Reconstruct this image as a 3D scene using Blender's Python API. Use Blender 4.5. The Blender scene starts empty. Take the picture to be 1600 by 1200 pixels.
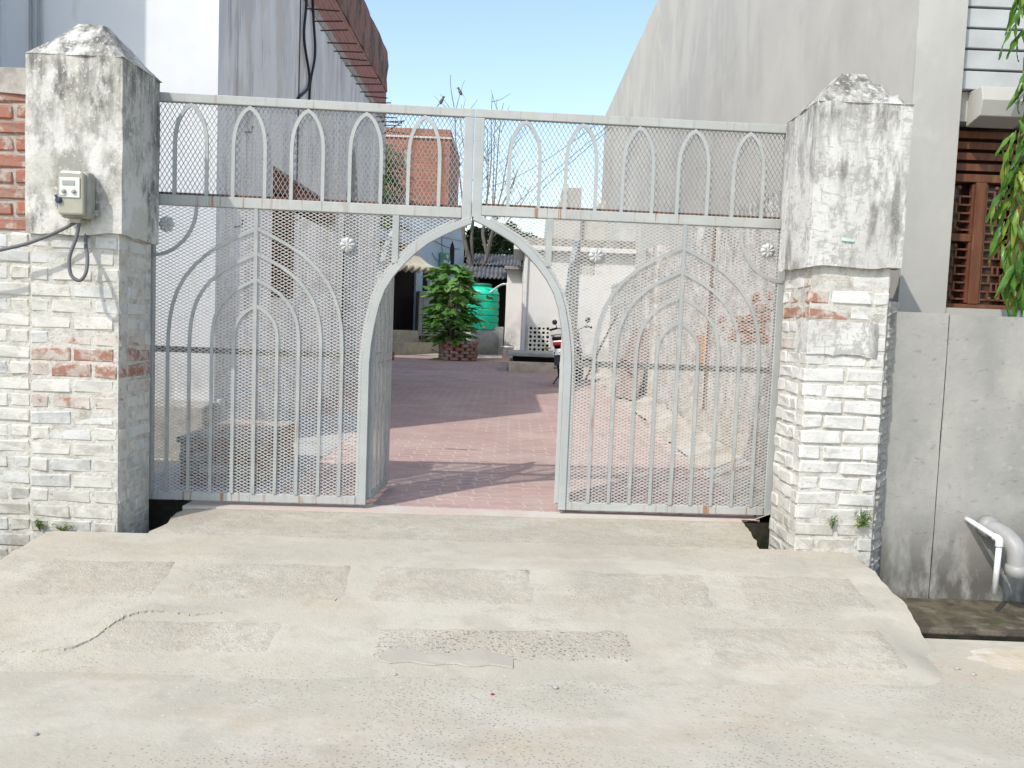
import bpy, bmesh, math, random
from math import sin, cos, pi, radians, sqrt
from mathutils import Vector, Matrix, noise as mnoise
SC = bpy.context.scene
COL = SC.collection
# ------------------------------------------------------------------ camera
cam_d = bpy.data.cameras.new("camera"); cam = bpy.data.objects.new("camera", cam_d); COL.objects.link(cam)
YAW, PITCH, ROLL, ZC = 0.00285, -0.0717, 0.03872, 1.2013
_f = Vector((sin(YAW)*cos(PITCH), cos(YAW)*cos(PITCH), sin(PITCH)))
_r0 = Vector((cos(YAW), -sin(YAW), 0)); _u0 = _r0.cross(_f)
_r = _r0*cos(ROLL) + _u0*sin(ROLL); _u = -_r0*sin(ROLL) + _u0*cos(ROLL)
_m = Matrix((_r, _u, -_f)).transposed().to_4x4(); _m.translation = (0, 0, ZC)
cam.matrix_world = _m
cam_d.sensor_width = 36; cam_d.lens = 1354.74/1600*36; cam_d.clip_start = .05; cam_d.clip_end = 500
SC.camera = cam
# ------------------------------------------------------------------ world and sun
SUN = Vector((.61, .73, -1.0)).normalized()          # direction the light travels
ELEV = math.asin(-SUN.z)
W = bpy.data.worlds.new("World"); SC.world = W; W.use_nodes = True
wn = W.node_tree; bg = wn.nodes["Background"]
sky = wn.nodes.new("ShaderNodeTexSky"); sky.sky_type = 'NISHITA'; sky.sun_disc = False
sky.sun_elevation = ELEV; sky.sun_rotation = math.atan2(-SUN.x, -SUN.y)
sky.air_density = 1.25; sky.dust_density = 1.5; sky.ozone_density = 1.0
wn.links.new(sky.outputs[0], bg.inputs[0]); bg.inputs[1].default_value = 0.15
sl = bpy.data.lights.new("sun", 'SUN'); sl.energy = 2.0; sl.angle = radians(.55); sl.color = (1, .955, .88)
so = bpy.data.objects.new("sun", sl); COL.objects.link(so)
so.rotation_euler = SUN.to_track_quat('-Z', 'Y').to_euler(); so.location = (-8, -10, 14)
vs = SC.view_settings; vs.view_transform = 'Standard'; vs.look = 'None'; vs.gamma = 1; vs.exposure = 0.8; vs.use_curve_mapping = False
SC.cycles.max_bounces = 6; SC.cycles.diffuse_bounces = 3; SC.cycles.glossy_bounces = 2; SC.cycles.transmission_bounces = 3

# ------------------------------------------------------------------ materials
def layered(name, base, layers=(), rough=.85, bump=None, metallic=0.0, spec=.3, alpha=None, trans=None):
    """base colour with noise layers; a layer: dict(c, s, lo, hi, a, d, k, z, seed, ctr)"""
    m = bpy.data.materials.new(name); m.use_nodes = True
    nt = m.node_tree; P = nt.nodes["Principled BSDF"]; L = nt.links.new
    geo = nt.nodes.new("ShaderNodeNewGeometry")
    sep = None
    rgb = nt.nodes.new("ShaderNodeRGB"); rgb.outputs[0].default_value = (*base, 1); cur = rgb.outputs[0]
    for i, l in enumerate(layers):
        mp = nt.nodes.new("ShaderNodeMapping"); L(geo.outputs['Position'], mp.inputs[0])
        s = l.get('s', 4); s = (s, s, s) if not isinstance(s, tuple) else s
        mp.inputs['Scale'].default_value = s
        sd = l.get('seed', i*7.3+1.7); mp.inputs['Location'].default_value = (sd, sd*.7, sd*1.3)
        if 'rot' in l: mp.inputs['Rotation'].default_value = l['rot']
        k = l.get('k', 'noise')
        if k == 'voro':
            t = nt.nodes.new("ShaderNodeTexVoronoi"); t.inputs['Scale'].default_value = 1; out = t.outputs['Distance']
        elif k == 'cell':
            t = nt.nodes.new("ShaderNodeTexVoronoi"); t.inputs['Scale'].default_value = 1
            sx = nt.nodes.new("ShaderNodeSeparateColor"); L(t.outputs['Color'], sx.inputs[0]); out = sx.outputs[0]
        elif k == 'edge':
            t = nt.nodes.new("ShaderNodeTexVoronoi"); t.feature = 'DISTANCE_TO_EDGE'; t.inputs['Scale'].default_value = 1; out = t.outputs['Distance']
        else:
            t = nt.nodes.new("ShaderNodeTexNoise"); t.inputs['Scale'].default_value = 1
            t.inputs['Detail'].default_value = min(6, l.get('d', 5)); t.inputs['Roughness'].default_value = l.get('r', .6)
            t.inputs['Distortion'].default_value = l.get('dist', 0); out = t.outputs['Fac']
        L(mp.outputs[0], t.inputs['Vector'])
        mr = nt.nodes.new("ShaderNodeMapRange"); L(out, mr.inputs[0])
        mr.inputs[1].default_value = l['lo']; mr.inputs[2].default_value = l['hi']
        mr.inputs[3].default_value = 0; mr.inputs[4].default_value = l.get('a', 1)
        fac = mr.outputs[0]
        def mul(a, b):
            q = nt.nodes.new("ShaderNodeMath"); q.operation = 'MULTIPLY'; L(a, q.inputs[0]); L(b, q.inputs[1]); return q.outputs[0]
        if 'mask' in l:                     # second noise that limits the layer
            ms, mlo, mhi = l['mask']
            mp2 = nt.nodes.new("ShaderNodeMapping"); L(geo.outputs['Position'], mp2.inputs[0])
            mp2.inputs['Scale'].default_value = ms if isinstance(ms, tuple) else (ms, ms, ms); mp2.inputs['Location'].default_value = (sd+3, sd+5, sd)
            t2 = nt.nodes.new("ShaderNodeTexNoise"); t2.inputs['Scale'].default_value = 1; t2.inputs['Detail'].default_value = 3
            L(mp2.outputs[0], t2.inputs['Vector'])
            r2 = nt.nodes.new("ShaderNodeMapRange"); L(t2.outputs['Fac'], r2.inputs[0]); r2.inputs[1].default_value = mlo; r2.inputs[2].default_value = mhi
            fac = mul(fac, r2.outputs[0])
        if 'z' in l:
            if sep is None:
                sep = nt.nodes.new("ShaderNodeSeparateXYZ"); L(geo.outputs['Position'], sep.inputs[0])
            r3 = nt.nodes.new("ShaderNodeMapRange"); L(sep.outputs[2], r3.inputs[0]); r3.inputs[1].default_value, r3.inputs[2].default_value = l['z']
            fac = mul(fac, r3.outputs[0])
        mx = nt.nodes.new("ShaderNodeMix"); mx.data_type = 'RGBA'; L(fac, mx.inputs[0]); L(cur, mx.inputs[6]); mx.inputs[7].default_value = (*l['c'], 1)
        cur = mx.outputs[2]
    L(cur, P.inputs['Base Color'])
    P.inputs['Roughness'].default_value = rough; P.inputs['Metallic'].default_value = metallic
    P.inputs['Specular IOR Level'].default_value = spec
    if trans: P.inputs['Transmission Weight'].default_value = trans
    if bump:
        prev = None
        for (st, sc, dist) in (bump if isinstance(bump, list) else [bump]):
            t = nt.nodes.new("ShaderNodeTexNoise"); t.inputs['Scale'].default_value = 1; t.inputs['Detail'].default_value = 3; t.inputs['Roughness'].default_value = .65
            mp = nt.nodes.new("ShaderNodeMapping"); L(geo.outputs['Position'], mp.inputs[0]); mp.inputs['Scale'].default_value = sc if isinstance(sc, tuple) else (sc, sc, sc)
            L(mp.outputs[0], t.inputs['Vector'])
            b = nt.nodes.new("ShaderNodeBump"); b.inputs['Strength'].default_value = st; b.inputs['Distance'].default_value = dist
            L(t.outputs['Fac'], b.inputs['Height'])
            if prev: L(prev, b.inputs['Normal'])
            prev = b.outputs[0]
        L(prev, P.inputs['Normal'])
    return m

def leafmat(name, c1, c2, rough=.45):
    m = layered(name, c1, [dict(c=c2, s=9, lo=.35, hi=.65)], rough=rough, spec=.4)
    nt = m.node_tree; P = nt.nodes["Principled BSDF"]; out = nt.nodes["Material Output"]
    tr = nt.nodes.new("ShaderNodeBsdfTranslucent"); src = P.inputs['Base Color'].links[0].from_socket; nt.links.new(src, tr.inputs[0])
    mx = nt.nodes.new("ShaderNodeMixShader"); mx.inputs[0].default_value = .3
    nt.links.new(P.outputs[0], mx.inputs[1]); nt.links.new(tr.outputs[0], mx.inputs[2]); nt.links.new(mx.outputs[0], out.inputs[0])
    return m

def brickmat(name, c1, c2, mortar, axis='x', bw=.24, bh=.085, layers=()):
    m = layered(name, c1, layers, rough=.9, bump=(.25, 40, .01))
    nt = m.node_tree; P = nt.nodes["Principled BSDF"]; L = nt.links.new
    geo = nt.nodes.new("ShaderNodeNewGeometry"); sx = nt.nodes.new("ShaderNodeSeparateXYZ"); L(geo.outputs['Position'], sx.inputs[0])
    cb = nt.nodes.new("ShaderNodeCombineXYZ"); L(sx.outputs[0 if axis == 'x' else 1], cb.inputs[0]); L(sx.outputs[2], cb.inputs[1])
    bt = nt.nodes.new("ShaderNodeTexBrick"); L(cb.outputs[0], bt.inputs['Vector'])
    bt.inputs['Color1'].default_value = (*c1, 1); bt.inputs['Color2'].default_value = (*c2, 1); bt.inputs['Mortar'].default_value = (*mortar, 1)
    bt.inputs['Scale'].default_value = 1; bt.inputs['Brick Width'].default_value = bw; bt.inputs['Row Height'].default_value = bh
    bt.inputs['Mortar Size'].default_value = .009; bt.inputs['Bias'].default_value = -.1
    # first colour in the chain is the brick pattern
    chain = P.inputs['Base Color'].links[0].from_node
    first = chain
    while first.type == 'MIX' and first.inputs[6].links and first.inputs[6].links[0].from_node.type == 'MIX': first = first.inputs[6].links[0].from_node
    if first.type == 'MIX': L(bt.outputs[0], first.inputs[6])
    else: L(bt.outputs[0], P.inputs['Base Color'])
    b = nt.nodes.new("ShaderNodeBump"); b.inputs['Strength'].default_value = .8; b.inputs['Distance'].default_value = .012; b.invert = True
    L(bt.outputs['Fac'], b.inputs['Height']); old = P.inputs['Normal'].links[0].from_socket; L(old, b.inputs['Normal']); L(b.outputs[0], P.inputs['Normal'])
    return m

MT = {}
# weathered white plaster with black mould
MT['plaster'] = layered('plaster', (.50, .485, .435), [
    dict(c=(.60, .59, .55), s=4, lo=.48, hi=.56, a=.9, d=6),
    dict(c=(.27, .26, .23), s=(5, 5, 3), lo=.47, hi=.58, a=.85, d=6, r=.7),
    dict(c=(.12, .115, .10), s=(9, 9, 4), lo=.50, hi=.62, a=.85, d=6, r=.75, mask=(2.2, .44, .54)),
    dict(c=(.10, .095, .085), s=(16, 16, 3), lo=.44, hi=.60, a=.85, d=6, r=.7, z=(2.05, 2.55)),
    dict(c=(.62, .60, .55), s=45, lo=.60, hi=.64, a=.7)],
    rough=.95, bump=[(.5, 18, .012), (.4, 120, .004)])
MT['plaster_r'] = layered('plaster_whitewashed', (.58, .57, .54), [
    dict(c=(.34, .33, .31), s=(7, 7, 5), lo=.525, hi=.56, a=.8, r=.78, d=6),
    dict(c=(.40, .39, .36), s=(2, 2, 1.2), lo=.48, hi=.62, a=.6),
    dict(c=(.15, .145, .135), s=(14, 14, 3), lo=.44, hi=.60, a=.85, d=6, r=.7, z=(2.0, 2.5)),
    dict(c=(.13, .125, .115), s=(9, 9, 2.5), lo=.50, hi=.62, a=.75, d=6, mask=(1.8, .46, .56)),
    dict(c=(.36, .35, .33), s=(14, 14, 60), lo=.585, hi=.61, a=.7, d=6),
    dict(c=(.34, .33, .31), s=(55, 55, 14), lo=.60, hi=.63, a=.7, d=6)],
    rough=.95, bump=[(.5, 14, .012), (.4, 110, .004)])
def wash(name, base, red, redlo, dirt, mott):
    return layered(name, base, [
        dict(c=mott, s=6, lo=.46, hi=.58, a=.85, d=6),
        dict(c=(.36, .335, .29), s=(8, 8, 14), lo=.55, hi=.65, a=.6, d=6, r=.72),
        dict(c=(.22, .20, .17), s=(22, 22, 30), lo=.60, hi=.68, a=.6, d=6, r=.7),
        dict(c=red, s=(10, 10, 14), lo=redlo, hi=redlo+.09, a=.85, d=6, r=.72),
        dict(c=dirt, s=5, lo=.40, hi=.56, a=.85, d=6, z=(.42, -.10))],
        rough=.95, bump=[(.55, 15, .012), (.45, 100, .004)])
MT['wash'] = wash('whitewashed_brick', (.57, .555, .505), (.27, .125, .085), .66, (.27, .255, .205), (.49, .48, .44))
MT['wash_cool'] = wash('whitewashed_brick_bluish', (.545, .545, .52), (.27, .125, .085), .66, (.245, .23, .185), (.41, .415, .40))
MT['peel'] = wash('peeled_brick', (.48, .43, .38), (.29, .125, .08), .455, (.28, .25, .205), (.36, .27, .23))
MT['peel_light'] = wash('half_peeled_brick', (.52, .48, .43), (.29, .125, .08), .535, (.28, .25, .205), (.42, .37, .33))
MT['washgrey'] = wash('whitewashed_brick_cement', (.60, .59, .555), (.27, .125, .085), .67, (.34, .315, .26), (.50, .495, .475))
MT['redbrick'] = layered('red_brick', (.33, .135, .09), [dict(c=(.27, .165, .13), s=14, lo=.44, hi=.6, d=6), dict(c=(.42, .38, .33), s=18, lo=.55, hi=.64, a=.75, d=6)], rough=.95, bump=[(.6, 45, .008), (.4, 150, .003)])
MT['redbrick2'] = layered('worn_red_brick', (.29, .165, .125), [dict(c=(.36, .32, .28), s=12, lo=.5, hi=.62, d=6), dict(c=(.34, .12, .075), s=20, lo=.55, hi=.65, d=6)], rough=.95, bump=[(.6, 45, .008)])
MT['mortar'] = layered('mortar', (.40, .375, .33), [dict(c=(.26, .24, .21), s=10, lo=.45, hi=.65)], rough=.97, bump=(.7, 70, .008))
MT['mortarwhite'] = layered('whitewashed_mortar', (.53, .515, .465), [dict(c=(.38, .355, .31), s=12, lo=.48, hi=.66, d=8), dict(c=(.20, .18, .15), s=30, lo=.55, hi=.7, a=.6, d=8)], rough=.97, bump=(.7, 60, .01))
# concrete of road, ramp, slabs
AGG = dict(c=(.20, .195, .185), k='voro', s=62, lo=.27, hi=.15, a=.85, mask=(2.6, .45, .62))
MT['road'] = layered('road_concrete', (0.424, 0.390, 0.312), [
    dict(c=(0.390, 0.361, 0.295), s=.9, lo=.44, hi=.58, a=.9),
    dict(c=(0.429, 0.352, 0.264), s=(1.2, 3.0, 1), lo=.54, hi=.66, a=.6, d=6),
    dict(c=(0.458, 0.427, 0.352), s=(2.2, 3.4, 2), lo=.50, hi=.60, a=.8, d=6),
    dict(c=(0.340, 0.315, 0.255), s=9, lo=.53, hi=.68, a=.45, d=6),
    dict(c=(0.185, 0.174, 0.150), k='voro', s=(58, 66, 58), lo=.29, hi=.18, a=.8, mask=(1.1, .46, .58)),
    dict(c=(0.224, 0.207, 0.175), k='voro', s=(31, 38, 31), lo=.19, hi=.13, a=.8, mask=(1.7, .45, .55)),
    dict(c=(0.535, 0.508, 0.439), k='voro', s=23, lo=.12, hi=.08, a=.9, mask=(2.2, .46, .56))],
    rough=.95, bump=[(.4, 7, .016), (.5, 90, .004)])
RAMPL = [
    dict(c=(0.374, 0.347, 0.282), s=1.5, lo=.44, hi=.58, a=.9),
    dict(c=(0.409, 0.334, 0.251), s=(1.0, 4, 2), lo=.54, hi=.66, a=.55, d=6),
    dict(c=(0.443, 0.413, 0.339), s=(2.0, 3.6, 2), lo=.50, hi=.60, a=.8, d=6),
    dict(c=(0.327, 0.300, 0.241), s=9, lo=.54, hi=.68, a=.5, d=6)]
MT['ramp'] = layered('ramp_mortar', (0.413, 0.381, 0.307), RAMPL+[
    dict(c=(0.205, 0.193, 0.167), k='voro', s=60, lo=.24, hi=.15, a=.75, mask=(1.6, .46, .56)),
    dict(c=(0.545, 0.517, 0.448), k='voro', s=26, lo=.10, hi=.07, a=.9, mask=(2.4, .46, .56))],
    rough=.95, bump=[(.4, 9, .014), (.5, 80, .005)])
MT['slab'] = layered('exposed_aggregate', (0.400, 0.361, 0.291), RAMPL+[
    dict(c=(0.316, 0.286, 0.228), s=16, lo=.50, hi=.64, a=.5, d=6),
    dict(c=(0.214, 0.197, 0.167), k='voro', s=74, lo=.30, hi=.20, a=.7, mask=(2.2, .38, .55)),
    dict(c=(0.545, 0.513, 0.439), k='voro', s=30, lo=.14, hi=.09, a=.9, mask=(3, .45, .55))],
    rough=.95, bump=[(.6, 26, .012), (.7, 110, .006)])
MT['pebbled'] = layered('pebbled_concrete', (0.409, 0.361, 0.286), RAMPL[:3]+[
    dict(c=(0.185, 0.174, 0.154), k='voro', s=(44, 54, 44), lo=.34, hi=.24, a=.85, mask=(2.5, .36, .5)),
    dict(c=(0.292, 0.216, 0.150), k='voro', s=(27, 30, 27), lo=.2, hi=.13, a=.7),
    dict(c=(0.535, 0.488, 0.405), k='voro', s=33, lo=.16, hi=.10, a=.9)],
    rough=.95, bump=[(.6, 30, .012), (.9, 90, .008)])
MT['patch'] = layered('smooth_mortar_patch', (0.372, 0.343, 0.282), [dict(c=(0.330, 0.308, 0.259), s=4, lo=.4, hi=.65), dict(c=(0.421, 0.389, 0.327), s=(3, 9, 3), lo=.55, hi=.7, a=.8)], rough=.9, bump=[(.25, 14, .008), (.2, 90, .003)])
MT['darkwet'] = layered('wet_drain', (0.025, 0.023, 0.018), [dict(c=(0.045, 0.041, 0.027), s=8, lo=.45, hi=.65), dict(c=(0.013, 0.023, 0.009), s=12, lo=.5, hi=.65)], rough=.35, bump=(.6, 25, .01), spec=.5)
MT['ledge'] = layered('mossy_wet_ledge', (0.124, 0.102, 0.068), [dict(c=(0.056, 0.046, 0.031), s=7, lo=.42, hi=.6), dict(c=(0.062, 0.074, 0.025), s=14, lo=.54, hi=.66), dict(c=(0.186, 0.167, 0.130), s=9, lo=.58, hi=.7)], rough=.5, bump=[(.7, 25, .012)], spec=.5)
MT['sand'] = layered('sand', (.50, .43, .33), [dict(c=(.40, .33, .24), s=9, lo=.45, hi=.65), dict(c=(.56, .52, .44), s=3, lo=.5, hi=.65)], rough=.97, bump=[(.6, 30, .012)])
MT['dirt'] = layered('dusty_ground', (.42, .375, .31), [dict(c=(.33, .28, .22), s=4, lo=.45, hi=.65), dict(c=(.47, .45, .40), s=1.6, lo=.5, hi=.6), dict(c=(.2, .24, .1), s=16, lo=.6, hi=.7, a=.6, mask=(2, .5, .6))], rough=.97, bump=[(.6, 25, .012)])
MT['apron'] = layered('apron_concrete', (.37, .385, .38), [dict(c=(.29, .29, .28), s=4, lo=.45, hi=.65), dict(c=(.42, .38, .33), s=2, lo=.5, hi=.65)], rough=.95, bump=[(.4, 22, .01)])
# grey cement of the neighbour's wall
MT['cement'] = layered('cement_wall', (0.338, 0.331, 0.301), [
    dict(c=(0.264, 0.261, 0.242), s=(2.2, 2.2, 1.4), lo=.42, hi=.64, a=.9, d=6),
    dict(c=(0.386, 0.374, 0.334), s=(3, 3, 2), lo=.52, hi=.68, a=.8, d=7),
    dict(c=(0.439, 0.427, 0.390), k='voro', s=13, lo=.28, hi=.12, a=.28, mask=(2.1, .5, .6)),
    dict(c=(0.193, 0.192, 0.177), s=(14, 14, 30), lo=.60, hi=.70, a=.6, d=9),
    dict(c=(0.106, 0.100, 0.085), s=(7, 7, 3), lo=.32, hi=.52, a=1.0, d=6, z=(.25, -.22))],
    rough=.92, bump=[(.35, 14, .01), (.35, 90, .003)])
MT['building'] = layered('building_cement', (0.482, 0.465, 0.418), [
    dict(c=(0.436, 0.425, 0.389), s=(.45, .45, .45), lo=.44, hi=.56, a=.9, d=5),
    dict(c=(0.517, 0.500, 0.448), s=(1.1, 1.1, .55), lo=.50, hi=.62, a=.8, d=6, rot=(.7, 0, 0), dist=1.2),
    dict(c=(0.406, 0.395, 0.360), s=(2.3, 2.3, 1.0), lo=.55, hi=.68, a=.55, d=6, rot=(-.6, 0, 0), dist=.8),
    dict(c=(0.365, 0.350, 0.311), s=(.8, .8, .35), lo=.56, hi=.66, a=.45, d=6)],
    rough=.92, bump=[(.3, 3.5, .02), (.2, 60, .003)])
MT['building_front'] = layered('building_front_cement', (0.460, 0.453, 0.418), [dict(c=(0.411, 0.405, 0.380), s=(2, 2, .8), lo=.42, hi=.62, d=6), dict(c=(0.509, 0.497, 0.457), s=5, lo=.55, hi=.7, a=.6)], rough=.92, bump=[(.25, 9, .008), (.2, 80, .003)])
MT['bandpaint'] = layered('grey_band_paint', (.47, .49, .49), [dict(c=(.41, .42, .42), s=3, lo=.45, hi=.65)], rough=.8, bump=(.2, 20, .006))
MT['groove'] = layered('groove_dark', (.10, .11, .13), rough=.9)
MT['white_wall'] = layered('white_painted_wall', (0.688, 0.697, 0.701), [dict(c=(0.602, 0.619, 0.636), s=1.3, lo=.45, hi=.7, a=.7), dict(c=(0.533, 0.516, 0.473), s=(7, 7, 2), lo=.62, hi=.72, a=.5), dict(c=(0.344, 0.327, 0.292), s=(6, 6, 3), lo=.42, hi=.62, a=.8, z=(.95, .35), d=7)], rough=.9, bump=[(.25, 7, .01)])
MT['streak_wall'] = layered('rain_streaked_wall', (.78, .79, .795), [
    dict(c=(.60, .615, .63), s=(1.4, 1.4, .5), lo=.44, hi=.58, a=.9, d=6),
    dict(c=(.34, .345, .355), s=(9, 9, .7), lo=.52, hi=.64, a=.8, d=6, r=.7, mask=(1.3, .42, .56)),
    dict(c=(.19, .19, .19), s=(20, 20, 1.6), lo=.57, hi=.67, a=.75, d=6, r=.7, mask=(1.0, .46, .58)),
    dict(c=(.58, .555, .49), s=(2, 2, 1), lo=.54, hi=.64, a=.6),
    dict(c=(.20, .185, .16), s=(20, 20, 15), lo=.575, hi=.64, a=.8, d=6, z=(1.7, .8)),
    dict(c=(.40, .39, .36), s=4, lo=.46, hi=.60, a=.7, z=(.8, .1))], rough=.93, bump=[(.4, 6, .02), (.35, 70, .004)])
MT['laneplaster'] = layered('peeling_lane_wall', (0.585, 0.568, 0.525), [
    dict(c=(0.378, 0.361, 0.327), s=4, lo=.44, hi=.56, a=.85, d=9, r=.7),
    dict(c=(0.258, 0.241, 0.215), s=(9, 9, 8), lo=.53, hi=.64, a=.85, d=9, r=.72),
    dict(c=(0.224, 0.215, 0.206), s=(9, 9, 3.5), lo=.47, hi=.60, a=.8, d=6, z=(1.4, 2.2)),
    dict(c=(0.430, 0.361, 0.267), s=4, lo=.42, hi=.58, a=.85, d=8, z=(.75, .1)),
    dict(c=(0.636, 0.628, 0.602), s=17, lo=.55, hi=.62, a=.7, d=8)], rough=.95, bump=[(.9, 11, .03), (.7, 60, .008)])
MT['parapet_dark'] = layered('mouldy_parapet_plaster', (.28, .155, .12), [dict(c=(.12, .09, .08), s=(4, 4, 2), lo=.46, hi=.62, d=8), dict(c=(.30, .24, .21), s=(7, 7, 5), lo=.56, hi=.68, d=8)], rough=.97, bump=[(.8, 16, .03)])
MT['brick_far_y'] = brickmat('brick_wall_far_side', (.40, .155, .115), (.32, .12, .09), (.33, .26, .22), 'y')
MT['brick_far_x'] = brickmat('brick_wall_far_front', (.36, .145, .09), (.26, .10, .065), (.24, .15, .11), 'x', layers=[dict(c=(.30, .12, .08), s=1.2, lo=.5, hi=.65, a=.5)])
MT['concrete_cap'] = layered('concrete_coping', (.42, .39, .35), [dict(c=(.28, .26, .23), s=8, lo=.45, hi=.65)], rough=.95, bump=(.5, 30, .01))
# metal, plastic, wood
MT['gate'] = layered('gate_paint', (0.360, 0.378, 0.367), [
    dict(c=(0.421, 0.432, 0.414), s=(3, 3, 6), lo=.45, hi=.68, a=.8),
    dict(c=(0.259, 0.245, 0.223), s=55, lo=.66, hi=.72, a=.7, d=4),
    dict(c=(0.245, 0.122, 0.054), s=(38, 38, 1.2), lo=.635, hi=.69, a=.75, d=3, mask=(1.3, .50, .60)),
    dict(c=(0.144, 0.079, 0.050), s=90, lo=.70, hi=.74, a=.9, d=3)], rough=.55, bump=(.12, 60, .003), spec=.4)
MT['gate_rail'] = layered('gate_paint_rusty_rail', (0.385, 0.396, 0.374), [
    dict(c=(0.444, 0.448, 0.425), s=(4, 4, 6), lo=.45, hi=.66, a=.8),
    dict(c=(0.296, 0.266, 0.222), s=(30, 30, 3), lo=.55, hi=.7, a=.6, d=5),
    dict(c=(0.266, 0.133, 0.059), s=(34, 34, 1.5), lo=.585, hi=.65, a=.85, d=3, mask=(1.2, .45, .55)),
    dict(c=(0.163, 0.089, 0.052), s=70, lo=.68, hi=.73, a=.9, d=3)], rough=.6, bump=(.15, 60, .003), spec=.35)
MT['wire'] = layered('mesh_paint_dimmed', (0.275, 0.275, 0.267), [dict(c=(0.165, 0.154, 0.143), s=14, lo=.5, hi=.7, a=.7)], rough=.6, spec=.35)  # upper mesh: its dark look against the bright sky put into the colour
MT['wire_lit'] = layered('mesh_paint_lit', (.54, .53, .50), [dict(c=(.36, .33, .29), s=14, lo=.52, hi=.66, a=.7)], rough=.6, spec=.35)  # same mesh paint, lit copy: brightness of the lower panels put into the colour
MT['gate_bar'] = layered('gate_bar_paint', (.33, .345, .335), [dict(c=(.40, .405, .385), s=(3, 3, 6), lo=.45, hi=.62, a=.8), dict(c=(.25, .20, .16), s=50, lo=.62, hi=.68, a=.7), dict(c=(.26, .14, .07), s=(30, 30, 2), lo=.60, hi=.66, a=.7, mask=(1.3, .5, .6))], rough=.6, bump=(.12, 60, .003), spec=.35)
MT['rust'] = layered('rust', (.13, .06, .035), [dict(c=(.22, .10, .05), s=20, lo=.45, hi=.65)], rough=.9, bump=(.4, 60, .004))
MT['rosette'] = layered('rosette_paint', (0.475, 0.482, 0.461), [dict(c=(0.360, 0.360, 0.338), s=40, lo=.5, hi=.7)], rough=.55)
MT['rebar'] = layered('rebar', (.06, .04, .032), rough=.9)
MT['cable'] = layered('cable', (.12, .12, .125), rough=.55)
MT['cableblack'] = layered('black_cable', (.018, .02, .03), rough=.5)
MT['meter'] = layered('meter_plastic', (0.323, 0.323, 0.270), [dict(c=(0.270, 0.262, 0.210), s=14, lo=.45, hi=.65)], rough=.45)
MT['meter_win'] = layered('meter_cover', (0.300, 0.289, 0.217), [dict(c=(0.345, 0.338, 0.285), s=9, lo=.45, hi=.65)], rough=.22, spec=.6)
MT['meter_face'] = layered('meter_face', (.60, .61, .58), rough=.5)
MT['lcd'] = layered('lcd', (.30, .32, .28), rough=.3)
MT['bluecap'] = layered('blue_seal', (.05, .055, .10), rough=.5)
MT['pvc_grey'] = layered('grey_pvc', (0.310, 0.310, 0.301), [dict(c=(0.248, 0.242, 0.229), s=9, lo=.5, hi=.7, a=.7)], rough=.45, spec=.4)
MT['pvc_white'] = layered('white_pvc', (0.646, 0.642, 0.620), [dict(c=(0.510, 0.493, 0.442), s=14, lo=.55, hi=.7, a=.6)], rough=.45, spec=.4)
MT['wood'] = layered('window_wood', (0.160, 0.064, 0.030), [dict(c=(0.104, 0.040, 0.020), s=(30, 30, 4), lo=.4, hi=.65, d=7), dict(c=(0.216, 0.104, 0.056), s=(12, 12, 3), lo=.55, hi=.7, a=.7)], rough=.6, bump=(.2, 60, .003))
MT['wood_red'] = layered('red_brown_wood', (.17, .055, .032), [dict(c=(.11, .035, .022), s=(14, 14, 3), lo=.42, hi=.62)], rough=.7)
MT['dark'] = layered('dark_interior', (.018, .012, .01), rough=.9)
MT['glassdark'] = layered('dark_pane', (.045, .022, .014), rough=.25, spec=.5)
MT['cream'] = layered('cream_wall', (.50, .46, .38), [dict(c=(.40, .37, .31), s=3, lo=.45, hi=.65)], rough=.9)
MT['shade_blue'] = layered('house_wall_shade_blue', (.50, .60, .70), [dict(c=(.43, .51, .60), s=(2, 2, .6), lo=.42, hi=.65), dict(c=(.6, .66, .70), s=3, lo=.55, hi=.7, a=.6)], rough=.9)  # pale wall; the blue of its shade is put into the colour
MT['tarp'] = layered('cream_awning', (.52, .48, .36), [dict(c=(.42, .38, .28), s=3, lo=.45, hi=.65)], rough=.8)
MT['tank'] = layered('green_tank_plastic', (0.015, 0.630, 0.392), [dict(c=(0.030, 0.510, 0.319), s=3, lo=.5, hi=.7, a=.7)], rough=.32, spec=.5)
MT['tank_lid'] = layered('tank_lid', (.03, .16, .10), rough=.5)
MT['plinth'] = layered('grey_plinth', (.34, .34, .33), [dict(c=(.26, .26, .24), s=4, lo=.45, hi=.65)], rough=.9, bump=(.3, 20, .01))
MT['white_house'] = layered('white_outbuilding_wall', (0.671, 0.662, 0.641), [dict(c=(0.430, 0.421, 0.404), s=2.2, lo=.40, hi=.58, a=.85, d=8, z=(1.6, .9)), dict(c=(0.533, 0.516, 0.482), s=(8, 8, 1), lo=.58, hi=.7, a=.6), dict(c=(0.138, 0.129, 0.120), s=14, lo=.62, hi=.67, a=.8, z=(1.3, .7), d=8)], rough=.9, bump=(.3, 9, .01))
MT['roofgrey'] = layered('weathered_roof_edge', (.30, .285, .25), [dict(c=(.18, .17, .15), s=5, lo=.45, hi=.65)], rough=.95, bump=(.4, 20, .01))
MT['corrugated'] = layered('corrugated_sheet', (.14, .15, .165), [dict(c=(.09, .09, .10), s=3, lo=.45, hi=.6), dict(c=(.32, .32, .32), s=(2, 6, 6), lo=.6, hi=.68, a=.7)], rough=.6)
MT['jali'] = layered('jali_concrete', (0.558, 0.540, 0.486), [dict(c=(0.450, 0.432, 0.378), s=12, lo=.5, hi=.7)], rough=.9)
MT['cooler'] = layered('cooler_metal', (.36, .37, .36), [dict(c=(.28, .28, .26), s=5, lo=.45, hi=.65)], rough=.55, metallic=.3)
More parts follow.
